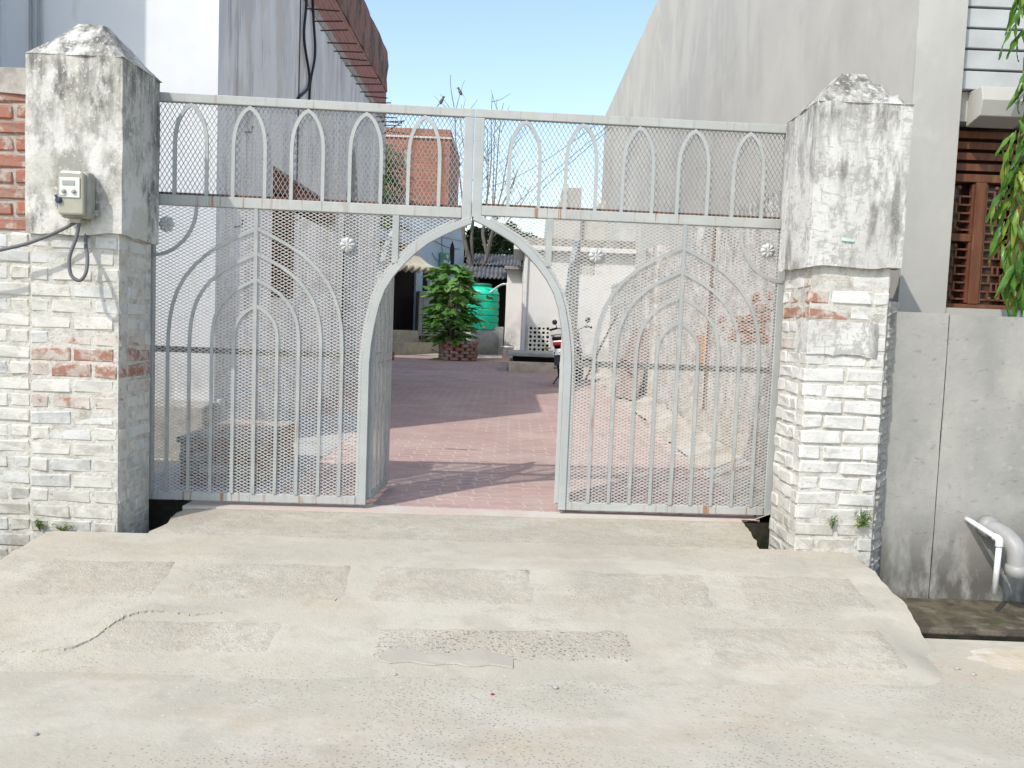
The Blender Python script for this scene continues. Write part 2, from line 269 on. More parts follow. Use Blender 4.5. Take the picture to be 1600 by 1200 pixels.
MT['greenbox'] = layered('green_box_paint', (.10, .24, .17), rough=.5)
MT['boxlabel'] = layered('box_label', (.50, .62, .62), [dict(c=(.08, .20, .26), k='cell', s=18, lo=.72, hi=.74), dict(c=(.7, .7, .5), k='cell', s=26, lo=.8, hi=.82)], rough=.5)
MT['bark'] = layered('bark', (0.170, 0.149, 0.126), [dict(c=(0.102, 0.090, 0.078), s=(9, 9, 3), lo=.42, hi=.62)], rough=.95, bump=(.6, 18, .02))
MT['twig'] = layered('twig', (.15, .12, .10), rough=.95)
MT['leaf'] = leafmat('plant_leaf', (.12, .26, .05), (.07, .18, .035))
MT['leaf_pale'] = leafmat('plant_leaf_pale', (.22, .38, .10), (.14, .28, .06))
MT['ashoka'] = leafmat('ashoka_leaf', (0.125, 0.275, 0.036), (.045, .13, .02), .35)
MT['ashoka_y'] = leafmat('ashoka_leaf_young', (0.300, 0.400, 0.060), (.14, .25, .03), .35)
MT['ashoka_dry'] = leafmat('ashoka_leaf_dry', (.36, .20, .06), (.25, .2, .05), .5)
MT['treeleaf'] = leafmat('far_tree_leaf', (.05, .115, .035), (.025, .065, .022), .6)
MT['neem'] = leafmat('neem_leaf', (.10, .21, .05), (.05, .13, .03))
MT['weed'] = leafmat('weed_leaf', (.16, .25, .06), (.10, .18, .04), .6)
MT['bird'] = layered('bird_feather', (.10, .09, .08), [dict(c=(.18, .16, .14), s=30, lo=.45, hi=.6)], rough=.9)
MT['tyre'] = layered('tyre_rubber', (.02, .02, .02), rough=.85)
MT['bikeblack'] = layered('bike_black_paint', (.016, .018, .026), rough=.4, spec=.4)
MT['seat'] = layered('bike_seat', (.02, .02, .022), rough=.95, spec=.1)
MT['chrome'] = layered('bike_metal', (.5, .5, .5), rough=.3, metallic=.9)
MT['redlens'] = layered('red_lens', (.28, .01, .015), rough=.2, spec=.6)
MT['plate'] = layered('number_plate', (.72, .72, .70), [dict(c=(.1, .1, .1), k='cell', s=60, lo=.8, hi=.82)], rough=.5)
MT['board'] = layered('old_brown_board', (.30, .235, .20), [dict(c=(.2, .15, .125), s=(9, 9, 3), lo=.45, hi=.65)], rough=.85, bump=(.3, 30, .006))
MT['bucket'] = layered('white_bucket', (.72, .71, .66), rough=.5)
MT['stone'] = layered('pebble', (.36, .35, .33), [dict(c=(.26, .25, .24), s=30, lo=.45, hi=.6)], rough=.9)
MT['redbit'] = layered('red_scrap', (.30, .03, .04), rough=.7)
MT['teal'] = layered('teal_paint', (.40, .57, .54), [dict(c=(.62, .66, .63), s=40, lo=.48, hi=.6)], rough=.8)
PAVS = []
for i, (a, b) in enumerate((((.405, .28, .245), (.365, .25, .22)), ((.425, .30, .265), (.385, .27, .24)), ((.39, .275, .25), (.355, .255, .235)))):
    PAVS.append(layered('paver_red', a, [dict(c=b, s=4, lo=.4, hi=.65), dict(c=(.47, .37, .32), s=1.6, lo=.48, hi=.62, a=.45, seed=4.0), dict(c=(.27, .17, .155), s=60, lo=.6, hi=.7, a=.6, seed=9), dict(c=(.10, .085, .08), s=(1.3, 5, 1), lo=.63, hi=.68, a=.8, d=9, seed=2.2, mask=(.35, .5, .6))], rough=.9, bump=(.3, 90, .004)))
MT['joint'] = layered('paver_joint_sand', (.53, .44, .385), [dict(c=(.40, .29, .26), s=1.3, lo=.45, hi=.58, a=.9)], rough=.97)

# ------------------------------------------------------------------ mesh helpers
class MB:
    def __init__(s): s.v = []; s.f = []
    def add(s, vs, fs):
        o = len(s.v); s.v += [tuple(p) for p in vs]; s.f += [tuple(i+o for i in f) for f in fs]; return s
    def box(s, x0, x1, y0, y1, z0, z1):
        return s.add([(x0,y0,z0),(x1,y0,z0),(x1,y1,z0),(x0,y1,z0),(x0,y0,z1),(x1,y0,z1),(x1,y1,z1),(x0,y1,z1)],
                     [(3,2,1,0),(4,5,6,7),(0,1,5,4),(1,2,6,5),(2,3,7,6),(3,0,4,7)])
    def beam(s, a, b, w, h, up=(0, 0, 1)):
        a = Vector(a); b = Vector(b); d = (b-a).normalized(); up = Vector(up); n = d.cross(up)
        if n.length < 1e-4: n = d.cross(Vector((0, 1, 0)))
        n.normalize(); u = n.cross(d)
        q = [p+n*i*w/2+u*j*h/2 for p in (a, b) for i, j in ((-1,-1),(1,-1),(1,1),(-1,1))]
        return s.add(q, [(0,1,2,3),(7,6,5,4),(0,4,5,1),(1,5,6,2),(2,6,7,3),(3,7,4,0)])
    def prism(s, poly, axis, a, b):
        """poly of 2D points extruded from a to b along axis (x: poly is y,z; y: poly is x,z; z: poly is x,y)"""
        n = len(poly)
        def P(p, t): return (t, p[0], p[1]) if axis == 'x' else ((p[0], t, p[1]) if axis == 'y' else (p[0], p[1], t))
        vs = [P(p, a) for p in poly]+[P(p, b) for p in poly]
        fs = [tuple(range(n)), tuple(reversed(range(n, 2*n)))]+[(i, n+i, n+(i+1) % n, (i+1) % n) for i in range(n)]
        return s.add(vs, fs)
    def tube(s, path, r, n=8, cap=True):
        path = [Vector(p) for p in path]; rs = r if isinstance(r, (list, tuple)) else [r]*len(path)
        rings = []; ref = None
        for i, p in enumerate(path):
            d = (path[min(i+1, len(path)-1)]-path[max(i-1, 0)]).normalized()
            if ref is None: ref = Vector((0, 0, 1)) if abs(d.z) < .9 else Vector((1, 0, 0))
            a = (ref-d*ref.dot(d)).normalized(); ref = a; b = d.cross(a)
            rings.append([p+(a*cos(2*pi*k/n)+b*sin(2*pi*k/n))*rs[i] for k in range(n)])
        vs = [q for r_ in rings for q in r_]; fs = []
        for i in range(len(path)-1):
            for k in range(n): fs.append((i*n+k, i*n+(k+1) % n, (i+1)*n+(k+1) % n, (i+1)*n+k))
        if cap: fs += [tuple(reversed(range(n))), tuple((len(path)-1)*n+k for k in range(n))]
        return s.add(vs, fs)
    def lathe(s, prof, c=(0, 0, 0), n=24, axis='z'):
        vs = []; fs = []; c = Vector(c)
        for (r, h) in prof:
            for k in range(n):
                a = 2*pi*k/n
                vs.append(c+(Vector((r*cos(a), r*sin(a), h)) if axis == 'z' else (Vector((r*cos(a), h, r*sin(a))) if axis == 'y' else Vector((h, r*cos(a), r*sin(a))))))
        m = len(prof)
        for i in range(m-1):
            for k in range(n): fs.append((i*n+k, i*n+(k+1) % n, (i+1)*n+(k+1) % n, (i+1)*n+k))
        fs += [tuple(reversed(range(n))), tuple((m-1)*n+k for k in range(n))]
        return s.add(vs, fs)
    def band(s, path, w, y0, y1):
        """flat bar following a path in the x-z plane, width w, from depth y0 to y1"""
        p = [Vector((q[0], q[1])) for q in path]; n = len(p); Lp, Rp = [], []
        for i in range(n):
            d0 = (p[i]-p[i-1]).normalized() if i else None; d1 = (p[i+1]-p[i]).normalized() if i < n-1 else None
            if d0 is None: d0 = d1
            if d1 is None: d1 = d0
            n0 = Vector((-d0.y, d0.x)); n1 = Vector((-d1.y, d1.x)); m = (n0+n1).normalized(); k = min(2.0, 1/max(.3, m.dot(n0)))
            Lp.append(p[i]+m*k*w/2); Rp.append(p[i]-m*k*w/2)
        vs = []
        for i in range(n):
            vs += [(Lp[i].x, y0, Lp[i].y), (Rp[i].x, y0, Rp[i].y), (Rp[i].x, y1, Rp[i].y), (Lp[i].x, y1, Lp[i].y)]
        fs = [(0, 1, 2, 3), ((n-1)*4+3, (n-1)*4+2, (n-1)*4+1, (n-1)*4)]
        for i in range(n-1):
            for k in range(4): fs.append((i*4+k, (i+1)*4+k, (i+1)*4+(k+1) % 4, i*4+(k+1) % 4))
        return s.add(vs, fs)
    def mesh(s, name, smooth=False):
        me = bpy.data.meshes.new(name); me.from_pydata(s.v, [], s.f)
        bm = bmesh.new(); bm.from_mesh(me); bmesh.ops.recalc_face_normals(bm, faces=bm.faces); bm.to_mesh(me); bm.free()
        if smooth: me.polygons.foreach_set('use_smooth', [True]*len(me.polygons))
        me.update(); return me
    def build(s, name, mat, parent=None, smooth=False, bevel=0, loc=None, auto=None):
        me = s.mesh(name, smooth); me.materials.append(MT[mat] if isinstance(mat, str) else mat)
        o = bpy.data.objects.new(name, me); COL.objects.link(o)
        if parent: o.parent = parent
        if loc: o.location = loc
        if bevel:
            b = o.modifiers.new('b', 'BEVEL'); b.width = bevel; b.segments = 2; b.limit_method = 'ANGLE'; b.angle_limit = radians(40)
        return o
def tag(o, label=None, cat=None, group=None, kind=None):
    if label: o['label'] = label
    if cat: o['category'] = cat
    if group: o['group'] = group
    if kind: o['kind'] = kind
    return o
def empty(name, loc=(0, 0, 0), rz=0, label=None, cat=None, group=None):
    o = bpy.data.objects.new(name, None); COL.objects.link(o); o.location = loc; o.rotation_euler = (0, 0, rz); o.empty_display_size = .1
    return tag(o, label, cat, group)
def inst(name, me, parent, loc, rot=(0, 0, 0), scale=(1, 1, 1), mat=None):
    o = bpy.data.objects.new(name, me); COL.objects.link(o); o.parent = parent
    o.location = loc; o.rotation_euler = rot; o.scale = scale
    if mat:
        o.material_slots[0].link = 'OBJECT'; o.material_slots[0].material = MT[mat] if isinstance(mat, str) else mat
    return o
def gz(Y): return .016*max(0, Y-5.4)
def interp(pts, n=6):
    """Catmull-Rom through 3D points"""
    P = [Vector(p) for p in pts]; out = []
    for i in range(len(P)-1):
        p0, p1, p2, p3 = P[max(i-1, 0)], P[i], P[i+1], P[min(i+2, len(P)-1)]
        for k in range(n):
            t = k/n; out.append(.5*((2*p1)+(-p0+p2)*t+(2*p0-5*p1+4*p2-p3)*t*t+(-p0+3*p1-3*p2+p3)*t**3))
    return out+[P[-1]]
R = random.Random(7)

# bricks shared by every brick wall
def brick_mesh(L, D, H, seed, jit=.005, bev=.011):
    rr = random.Random(seed); bm = bmesh.new(); bmesh.ops.create_cube(bm, size=1)
    for v in bm.verts: v.co = Vector((v.co.x*L, v.co.y*D, v.co.z*H))
    bmesh.ops.bevel(bm, geom=bm.edges[:], offset=bev, segments=1, affect='EDGES', profile=.6)
    for v in bm.verts: v.co += Vector((rr.uniform(-jit, jit), rr.uniform(-jit, jit), rr.uniform(-jit, jit)))
    me = bpy.data.meshes.new('brick'); bm.to_mesh(me); bm.free(); me.materials.append(MT['wash']); return me
BR_FULL = [brick_mesh(.225, .11, .074, i) for i in range(8)]
BR_HALF = [brick_mesh(.11, .11, .074, 20+i) for i in range(5)]
def course(parent, p0, d, n, Lrun, z, h, off, matf, rr, proud=.0, joint=.010, depth=.055, jz=.0):
    """bricks along d from p0 for Lrun; n is the outward normal; brick faces lie proud of the line by 'proud'"""
    d = Vector(d); n = Vector(n); s = -off
    while s < Lrun-.02:
        a = max(s, 0); e = min(s+.225, Lrun); s += .225+joint
        if e-a < .03: continue
        Ln = e-a; me = rr.choice(BR_FULL if Ln > .15 else BR_HALF); base = .225 if Ln > .15 else .11
        c = Vector(p0)+d*((a+e)/2)+n*(proud-.055+rr.uniform(-.003, .003))
        inst('brick', me, parent, (c.x, c.y, z+h/2+rr.uniform(-jz, jz)), (rr.uniform(-.012, .012), rr.uniform(-.012, .012), math.atan2(d.y, d.x)+rr.uniform(-.01, .01)), (Ln/base, 1, (h-joint)/.074), matf(a, e, z, rr))
# ================================================================== THE SETTING
tag(MB().box(-250, 250, -120, 300, -.9, -.62).build('ground', 'dirt'), kind='structure')
road = tag(MB().box(-60, 60, -40, 4.1, -.6, -.25).build('road', 'road'), kind='structure')
def rz(Y):
    K = [(3.2, -.275), (3.45, -.247), (4.42, -.062), (4.75, -.04), (5.42, 0.0)]
    if Y <= K[0][0]: return K[0][1]
    for (a, b), (c, d) in zip(K, K[1:]):
        if Y <= c: return b+(d-b)*(Y-a)/(c-a)
    return 0
def haunch(X, Y):
    e = 2.02-X; k = max(0, 1-e/.30) if e > 0 else 1; k = k*k*(3-2*k)
    return k*max(0, rz(Y-.05*X)+.262)*max(0, min(1, (4.12-Y)/.25))
def rzw(X, Y): return max(rz(Y-.05*X), -.275)-haunch(X, Y)+mnoise.noise(Vector((X*1.7, Y*1.7, 3)))*.006
def ramp_sheet(x0f, x1f, y0, y1, ny, nx, straight=False):
    vs = []; fs = []
    for j in range(ny+1):
        Yp = y0+(y1-y0)*j/ny
        for i in range(nx+1):
            a, b = x0f(Yp), x1f(Yp); X = a+(b-a)*i/nx; Y = Yp+.05*X*((1-j/ny) if straight else 1)
            if i in (0, nx): X += mnoise.noise(Vector((Y*6, i, 1)))*.03+mnoise.noise(Vector((Y*23, i, 4)))*.018
            vs.append((X, Y, rzw(X, Y)-(.006 if i in (0, nx) else 0)))
    n = nx+1
    for j in range(ny):
        for i in range(nx): fs.append((j*n+i, j*n+i+1, (j+1)*n+i+1, (j+1)*n+i))
    rim = [i for i in range(n)]+[j*n+nx for j in range(1, ny+1)]+[ny*n+i for i in range(nx-1, -1, -1)]+[j*n for j in range(ny-1, 0, -1)]
    o = len(vs); m = len(rim); vs += [vs[i] for i in rim]+[(vs[i][0], vs[i][1], -.6) for i in rim]
    for k in range(m): fs.append((o+k, o+(k+1) % m, o+m+(k+1) % m, o+m+k))
    return vs, fs
mb = MB(); mb.add(*ramp_sheet(lambda Y: -2.5-.9*max(0, 4.15-Y)-.25*max(0, 4.3-Y), lambda Y: 1.985+.03*(4.7-Y), 3.2, 4.80, 40, 90))
ramp = tag(mb.build('ramp', 'ramp', smooth=True), kind='structure')
for p_ in ramp.data.polygons[40*90:]: p_.use_smooth = False
mb = MB(); mb.add(*ramp_sheet(lambda Y: -1.95, lambda Y: 1.47+.06*(Y-4.73), 4.799, 5.44, 14, 60, True)); mb.v = [(x, y, z+(.0012 if z > -.5 else 0)) for x, y, z in mb.v]
thr = tag(mb.build('threshold_slab', 'slab', smooth=True), kind='structure')
for p_ in thr.data.polygons[14*60:]: p_.use_smooth = False
MB().prism([(-1.96, 5.21), (1.5, 5.40), (1.5, 5.44), (-1.96, 5.44)], 'z', -.03, .006).build('threshold_strip', layered('pink_threshold', (.50, .41, .36), [dict(c=(.50, .47, .41), s=3, lo=.45, hi=.6)], rough=.95, bump=(.3, 60, .004)), thr)
# slabs let into the ramp
def slab_poly(x0, x1, y0, y1, seed): return (x0, x1, y0, y1, seed)
def ramp_slab(box, mat, lift=.0028):
    x0, x1, y0, y1, seed = box; nx, ny = 22, 9; vs = []; fs = []; n = nx+1
    for j in range(ny+1):
        for i in range(n):
            s_, t_ = i/nx, j/ny; x = x0+(x1-x0)*s_; y = y0+(y1-y0)*t_; q = Vector((x*9, y*9, seed))
            ex = 1 if i in (0, nx) else 0; ey = 1 if j in (0, ny) else 0
            y += .05*(x+.3)
            x += (mnoise.noise(q)*.05*ex if ex else 0)-(.03 if s_ > .5 else -.03)*(1 if ex and ey else 0); y += mnoise.noise(q+Vector((4, 2, 1)))*.045*ey
            vs.append((x, y, rzw(x, y)+(lift if not (ex or ey) else -.003)))
    for j in range(ny):
        for i in range(nx): fs.append((j*n+i, j*n+i+1, (j+1)*n+i+1, (j+1)*n+i))
    return MB().add(vs, fs).build('slab', mat, ramp, smooth=True)
for k, (a, b) in enumerate(((-2.30, -1.62), (-1.50, -.74), (-.64, .17), (.30, 1.05), (1.19, 1.84))):
    ramp_slab(slab_poly(a, b, 3.99, 4.38, 40+k), 'slab')
ramp_slab(slab_poly(-1.75, -.95, 3.56, 3.82, 51), 'slab')
ramp_slab(slab_poly(-.56, .60, 3.54, 3.80, 52), 'pebbled')
ramp_slab(slab_poly(.85, 1.80, 3.52, 3.86, 53), 'slab')
# broken mortar lip with a cracked lower edge
def strip(top, bot, lift, mat, name, thick=.014):
    n = len(top); vs = [(x, y, rzw(x, y)+.002) for x, y in top]+[(x, y, rzw(x, y)+lift) for x, y in bot]+[(x, y-.003, rzw(x, y)+lift-thick) for x, y in bot]
    fs = [(i, i+1, n+i+1, n+i) for i in range(n-1)]+[(n+i, n+i+1, 2*n+i+1, 2*n+i) for i in range(n-1)]
    return MB().add(vs, fs).build(name, mat, ramp)
CR = [(-2.05, 3.455), (-1.914, 3.467), (-1.775, 3.504), (-1.713, 3.594), (-1.688, 3.70), (-1.64, 3.78), (-1.56, 3.815), (-1.45, 3.808), (-1.383, 3.80), (-1.28, 3.83), (-1.16, 3.835)]
cp = interp([(x, y, 0) for x, y in CR], 10); rr = random.Random(3); bot = []; top = []
for p in cp:
    q = p+Vector((rr.uniform(-.006, .006), rr.uniform(-.006, .006), 0)); bot.append((q.x, q.y)); top.append((p.x-.07, p.y+.10))
nC = len(cp); lifts = [.009*min(1, i/12, (nC-1-i)/18) for i in range(nC)]
vs = [(x, y, rzw(x, y)-.003) for x, y in top]+[(x, y, rzw(x, y)+l) for (x, y), l in zip(bot, lifts)]+[(x+.002, y-.002, rzw(x, y)-.004) for x, y in bot]
fs = [(i, i+1, nC+i+1, nC+i) for i in range(nC-1)]+[(nC+i, nC+i+1, 2*nC+i+1, 2*nC+i) for i in range(nC-1)]
MB().add(vs, fs).build('broken_mortar_lip', 'ramp', ramp, smooth=False)
top = [(-.50+.56*k/12, 3.60+.035*sin(k*.8)+(.05 if 4 < k < 10 else 0)) for k in range(13)]
bot = [(-.50+.56*k/12, 3.52-.01*sin(k*1.7)) for k in range(13)]
strip(top, bot, .007, 'patch', 'mortar_patch', .006)
# sand blown over the road edge, right
def blob_sheet(name, cx, cy, rx, ry, z, h, mat, seed, n=40):
    vs = [(cx, cy, z+h)]; fs = []
    for ring, q in ((1, .55), (2, 1.0)):
        for k in range(n):
            a = 2*pi*k/n; r_ = q*(1+.25*mnoise.noise(Vector((cos(a)*2, sin(a)*2, seed))))
            vs.append((cx+rx*r_*cos(a), cy+ry*r_*sin(a), z+(h*.7 if ring == 1 else -.004)))
    for k in range(n):
        fs.append((0, 1+k, 1+(k+1) % n)); fs.append((1+k, 1+n+k, 1+n+(k+1) % n, 1+(k+1) % n))
    return tag(MB().add(vs, fs).build(name, mat, smooth=True), kind='structure')
blob_sheet('sand_patch', 2.80, 3.87, .78, .20, -.25, .012, 'sand', 5)
# drain on both sides of the ramp
d = MB(); d.box(1.3, 12, 4.1, 5.9, -.60, -.53); d.box(-12, -1.9, 4.1, 5.9, -.60, -.53)
tag(d.build('drain_channel', 'darkwet'), kind='structure')
led = MB(); led.prism([(4.50, -.34), (4.50, -.55), (5.02, -.55), (5.02, -.325)], 'x', 2.02, 12)
ledge = tag(led.build('drain_ledge', 'ledge', bevel=.02), kind='structure')
MB().prism([(4.494, -.365), (4.494, -.53), (4.503, -.53), (4.503, -.365)], 'x', 2.05, 12).build('riser_face', 'darkwet', ledge)

# courtyard floor
def gsheet(x0, x1, y0, y1, dz, name, mat, parent=None, nx=2, ny=30):
    vs = [(x0+(x1-x0)*i/nx, y0+(y1-y0)*j/ny, gz(min(y0+(y1-y0)*j/ny, 40))+dz) for j in range(ny+1) for i in range(nx+1)]; n = nx+1
    return MB().add(vs, [(j*n+i, j*n+i+1, (j+1)*n+i+1, (j+1)*n+i) for j in range(ny) for i in range(nx)]).build(name, mat, parent)
tag(gsheet(-60, 60, 5.9, 150, -.03, 'courtyard_ground', 'dirt', ny=120), kind='structure')
tag(MB().box(-2.6, 2.2, 5.45, 5.9, -.3, -.02).build('courtyard_edge', 'darkwet'), kind='structure')  # near-black drain colour reused so the gap edges read dark
tag(gsheet(-2.5, -1.50, 5.45, 9.9, .004, 'concrete_apron', 'apron'), kind='structure')
pav = gsheet(-1.52, 1.62, 5.44, 17.05, 0, 'courtyard_paving', 'joint', ny=40); tag(pav, kind='structure')
gsheet(-2.48, -1.52, 9.9, 17.05, 0, 'paving_bed', 'joint', pav)
gsheet(-3.7, 1.05, 17.05, 21.8, -.005, 'paving_bed', 'joint', pav)
PL, PW, A_ = .232, .116, .0135
def paver_outline():
    xs = [PL*k/8 for k in range(9)]; f = [0, -A_, -A_, A_, 0]*2; fv = [-A_, -A_, A_, A_, -A_, -A_, A_, A_, -A_]
    g = .0056
    b = [(x-PL/2, fv[i]-PW/2+g) for i, x in enumerate(xs)]; t = [(x-PL/2, fv[i]+PW/2-g) for i, x in enumerate(xs)]
    b[0] = (b[0][0]+g, b[0][1]); b[-1] = (b[-1][0]-g, b[-1][1]); t[0] = (t[0][0]+g, t[0][1]); t[-1] = (t[-1][0]-g, t[-1][1])
    right = [(PL/2-g+.011, -A_-PW/6), (PL/2-g-.011, -A_+PW/6)]; left = [(-PL/2+g-.011, -A_+PW/6), (-PL/2+g+.011, -A_-PW/6)]
    return b+right+t[::-1]+left
PO = paver_outline()
def paver_geo(cx=0, cy=0, tilt=0, z=0, mb=None):
    n = len(PO); mb = mb or MB()
    vs = [(cx+x, cy+y, z+tilt*x+(.016*y if cy else 0)) for x, y in PO]+[(cx+x*1.012, cy+y*1.02, z-.016) for x, y in PO]
    return mb.add(vs, [tuple(range(n))]+[(i, n+i, n+(i+1) % n, (i+1) % n) for i in range(n)])
pm = paver_geo().mesh('paver'); pm.materials.append(PAVS[0])
cells = []
rp = random.Random(11)
j = 0; Y = 5.52
while Y < 21.7:
    x0, x1 = (-1.5, 1.6) if Y < 9.9 else ((-1.5-4*PL, 1.6) if Y < 17 else (-3.65, 1.0))
    X = x0+(PL/2 if j % 2 else PL)
    while X < x1-.05: cells.append((X, Y)); X += PL
    Y += PW; j += 1
cells.sort(key=lambda c: (c[1]-5.4)+.30*abs(c[0]+.2))
rest = [MB(), MB(), MB()]
for k, (x, y) in enumerate(cells):
    z = gz(y)+rp.uniform(.0002, .0005)
    if k < 300: inst('paver', pm, pav, (x, y, z), (rp.uniform(-.003, .003)+.016, rp.uniform(-.002, .002), 0), (1, 1, 1), rp.choice(PAVS))
    else: paver_geo(x, y, rp.uniform(-.002, .002), z, rest[rp.randrange(3)])
for i in range(3): tag(rest[i].build('far_pavers', PAVS[i], pav), kind='stuff')
# dusty verge along the right wall
vs = []; fs = []; nv = 90
for j in range(nv+1):
    Y = 5.45+12*j/nv; w = .34+.16*mnoise.noise(Vector((Y*.9, 1, 0)))+.10*mnoise.noise(Vector((Y*4, 1, 0)))
    for i, (t, h) in enumerate(((0, .004), (.35, .05), (1, .16))):
        vs.append((1.95-w*(1-t), Y, gz(Y)+h*.8+.05*mnoise.noise(Vector((Y*3, i, 2)))*i))
for j in range(nv):
    for i in range(2): fs.append((j*3+i, j*3+i+1, (j+1)*3+i+1, (j+1)*3+i))
tag(MB().add(vs, fs).build('dirt_verge', 'dirt', smooth=True), kind='structure')

# ================================================================== GATE PILLARS
def cap(mb, x0, x1, y0, y1, z, h, seed, flat=.055):
    n = 8; vs = []; rr = random.Random(seed); cx, cy = (x0+x1)/2, (y0+y1)/2
    for j in range(n+1):
        for i in range(n+1):
            X = x0+(x1-x0)*i/n; Yv = y0+(y1-y0)*j/n
            q = max(abs(X-cx)/((x1-x0)/2), abs(Yv-cy)/((y1-y0)/2)); zz = z+h*min(1, (1-q)/(1-flat/((x1-x0)/2)))
            vs.append((X+rr.uniform(-.006, .006), Yv+rr.uniform(-.006, .006), zz+rr.uniform(-.006, .006)*(1 if q < .99 else .3)))
    m = n+1; fs = [(j*m+i, j*m+i+1, (j+1)*m+i+1, (j+1)*m+i) for j in range(n) for i in range(n)]
    return mb.add(vs, fs)
def rough_box(x0, x1, y0, y1, z0, z1, seed, amp=.006, nz=14, nx=7):
    """plastered block with slightly uneven faces and broken bottom edge"""
    mb = MB(); rr = random.Random(seed); n = nx
    ring = [(x0+(x1-x0)*i/n, y0) for i in range(n)]+[(x1, y0+(y1-y0)*i/n) for i in range(n)]+[(x1-(x1-x0)*i/n, y1) for i in range(n)]+[(x0, y1-(y1-y0)*i/n) for i in range(n)]
    m = len(ring); vs = []
    for k in range(nz+1):
        z = z0+(z1-z0)*k/nz
        for (x, y) in ring:
            q = Vector((x*4, y*4, z*4+seed)); dx, dy = mnoise.noise(q)*amp, mnoise.noise(q+Vector((9, 3, 1)))*amp
            vs.append((x+dx, y+dy, z+(rr.uniform(-.012, .012) if k == 0 else 0)))
    fs = [(k*m+i, k*m+(i+1) % m, (k+1)*m+(i+1) % m, (k+1)*m+i) for k in range(nz) for i in range(m)]
    fs.append(tuple(reversed(range(m)))); fs.append(tuple(nz*m+i for i in range(m)))
    return mb.add(vs, fs)
CH = .0875
# left pillar
LX0, LX1, LY0, LY1 = -2.63, -2.145, 4.75, 5.17
pl = empty('gate_pillar', ((LX0+LX1)/2, LY0, -.1), 0, 'left gate pillar of whitewashed brick with mouldy plaster top and meter box', 'pillar', 'gate pillars')
off = -Vector(pl.location)
def pchild(mb, name, mat, parent, **k):
    o = mb.build(name, mat, parent, **k); o.location = -Vector(parent.location); return o
pchild(MB().box(LX0, LX1-.004, LY0+.004, LY1, -.45, 1.60), 'core', 'mortarwhite', pl)
pchild(rough_box(LX0-.012, LX1+.022, LY0-.022, LY1+.05, 1.585, 2.53, 4), 'plaster_shaft', 'plaster', pl, smooth=False)
pchild(cap(MB(), LX0-.016, LX1+.026, LY0-.026, LY1+.054, 2.525, .235, 5), 'pyramid_cap', 'plaster', pl)
rb = random.Random(21)
def lmat(x_from_right):
    def f(a, e, z, rr):
        zc_ = z+.04
        if .78 < zc_ < .98 and x_from_right(a, e) < .36 and rr.random() < .8: return 'peel'
        if .58 < zc_ < 1.08 and x_from_right(a, e) < .45 and rr.random() < .55: return 'peel_light'
        return rr.choice(('wash', 'wash', 'wash_cool'))
    return f
for k in range(22):
    z = -.34+k*CH
    if z > 1.52: break
    p0 = Vector((LX0, LY0, 0))+off
    course(pl, (p0.x, p0.y, 0), (1, 0, 0), (0, -1, 0), LX1-LX0, z+off.z, CH, (.12 if k % 2 else .0), lambda a, e, z_, r_, kk=k: lmat(lambda a1, e1: (LX1-LX0)-e1)(a, e, z_-off.z, r_), rb, joint=.008, jz=.002)
    q0 = Vector((LX1, LY0+.115, 0))+off
    course(pl, (q0.x, q0.y, 0), (0, 1, 0), (1, 0, 0), LY1-LY0-.118, z+off.z, CH, (.0 if k % 2 else .12), lambda a, e, z_, r_: lmat(lambda a1, e1: a1+.1)(a, e, z_-off.z, r_), rb, joint=.008, jz=.002)
# right pillar
RX0, RX1, RY0, RY1 = 1.655, 2.10, 4.86, 5.34
pr = empty('gate_pillar', ((RX0+RX1)/2, RY0, -.1), 0, 'right gate pillar with scratched white plaster top and bulging whitewashed bricks', 'pillar', 'gate pillars')
off = -Vector(pr.location)
pchild(MB().box(RX0+.005, RX1-.005, RY0+.005, RY1, -.45, 1.60), 'core', 'mortarwhite', pr)
pchild(rough_box(RX0-.002, RX1-.05, RY0-.0075, RY0+.2, 1.085, 1.27, 17, .004, 6, 8), 'cement_smear', 'plaster_r', pr)
pchild(rough_box(RX0-.03, RX1+.045, RY0-.03, RY1+.03, 1.575, 2.47, 14, .007), 'plaster_shaft', 'plaster_r', pr)
pchild(cap(MB(), RX0-.034, RX1+.05, RY0-.034, RY1+.034, 2.465, .225, 15), 'pyramid_cap', 'plaster', pr)
pchild(MB().prism([(1.80, 1.716), (1.865, 1.712), (1.87, 1.722), (1.835, 1.731), (1.80, 1.735)], 'y', RY0-.0385, RY0-.020), 'paint_smear', 'teal', pr)
def rmat(a, e, z, rr):
    zc_ = z-off.z+.04
    if 1.30 < zc_ < 1.48 and a < .12: return 'peel'
    if 1.0 < zc_ and rr.random() < .3: return 'peel_light'
    if zc_ < .12: return 'washgrey' if rr.random() < .5 else 'wash'
    return 'washgrey'
for k in range(22):
    z = -.30+k*CH
    if z > 1.50: break
    bulge = .012*sin(max(0, min(1, (z-.1)/.9))*pi)
    p0 = Vector((RX0, RY0, 0))+off
    course(pr, (p0.x, p0.y, 0), (1, 0, 0), (0, -1, 0), RX1-RX0, z+off.z, CH, (.11 if k % 2 else .0), rmat, rb, proud=bulge*.5+rb.uniform(-.003, .003), joint=.009, jz=.003)
    q0 = Vector((RX0, RY0+.115, 0))+off
    course(pr, (q0.x, q0.y, 0), (0, 1, 0), (-1, 0, 0), RY1-RY0-.118, z+off.z, CH, (.0 if k % 2 else .12), rmat, rb, proud=bulge*.4, joint=.009, jz=.003)
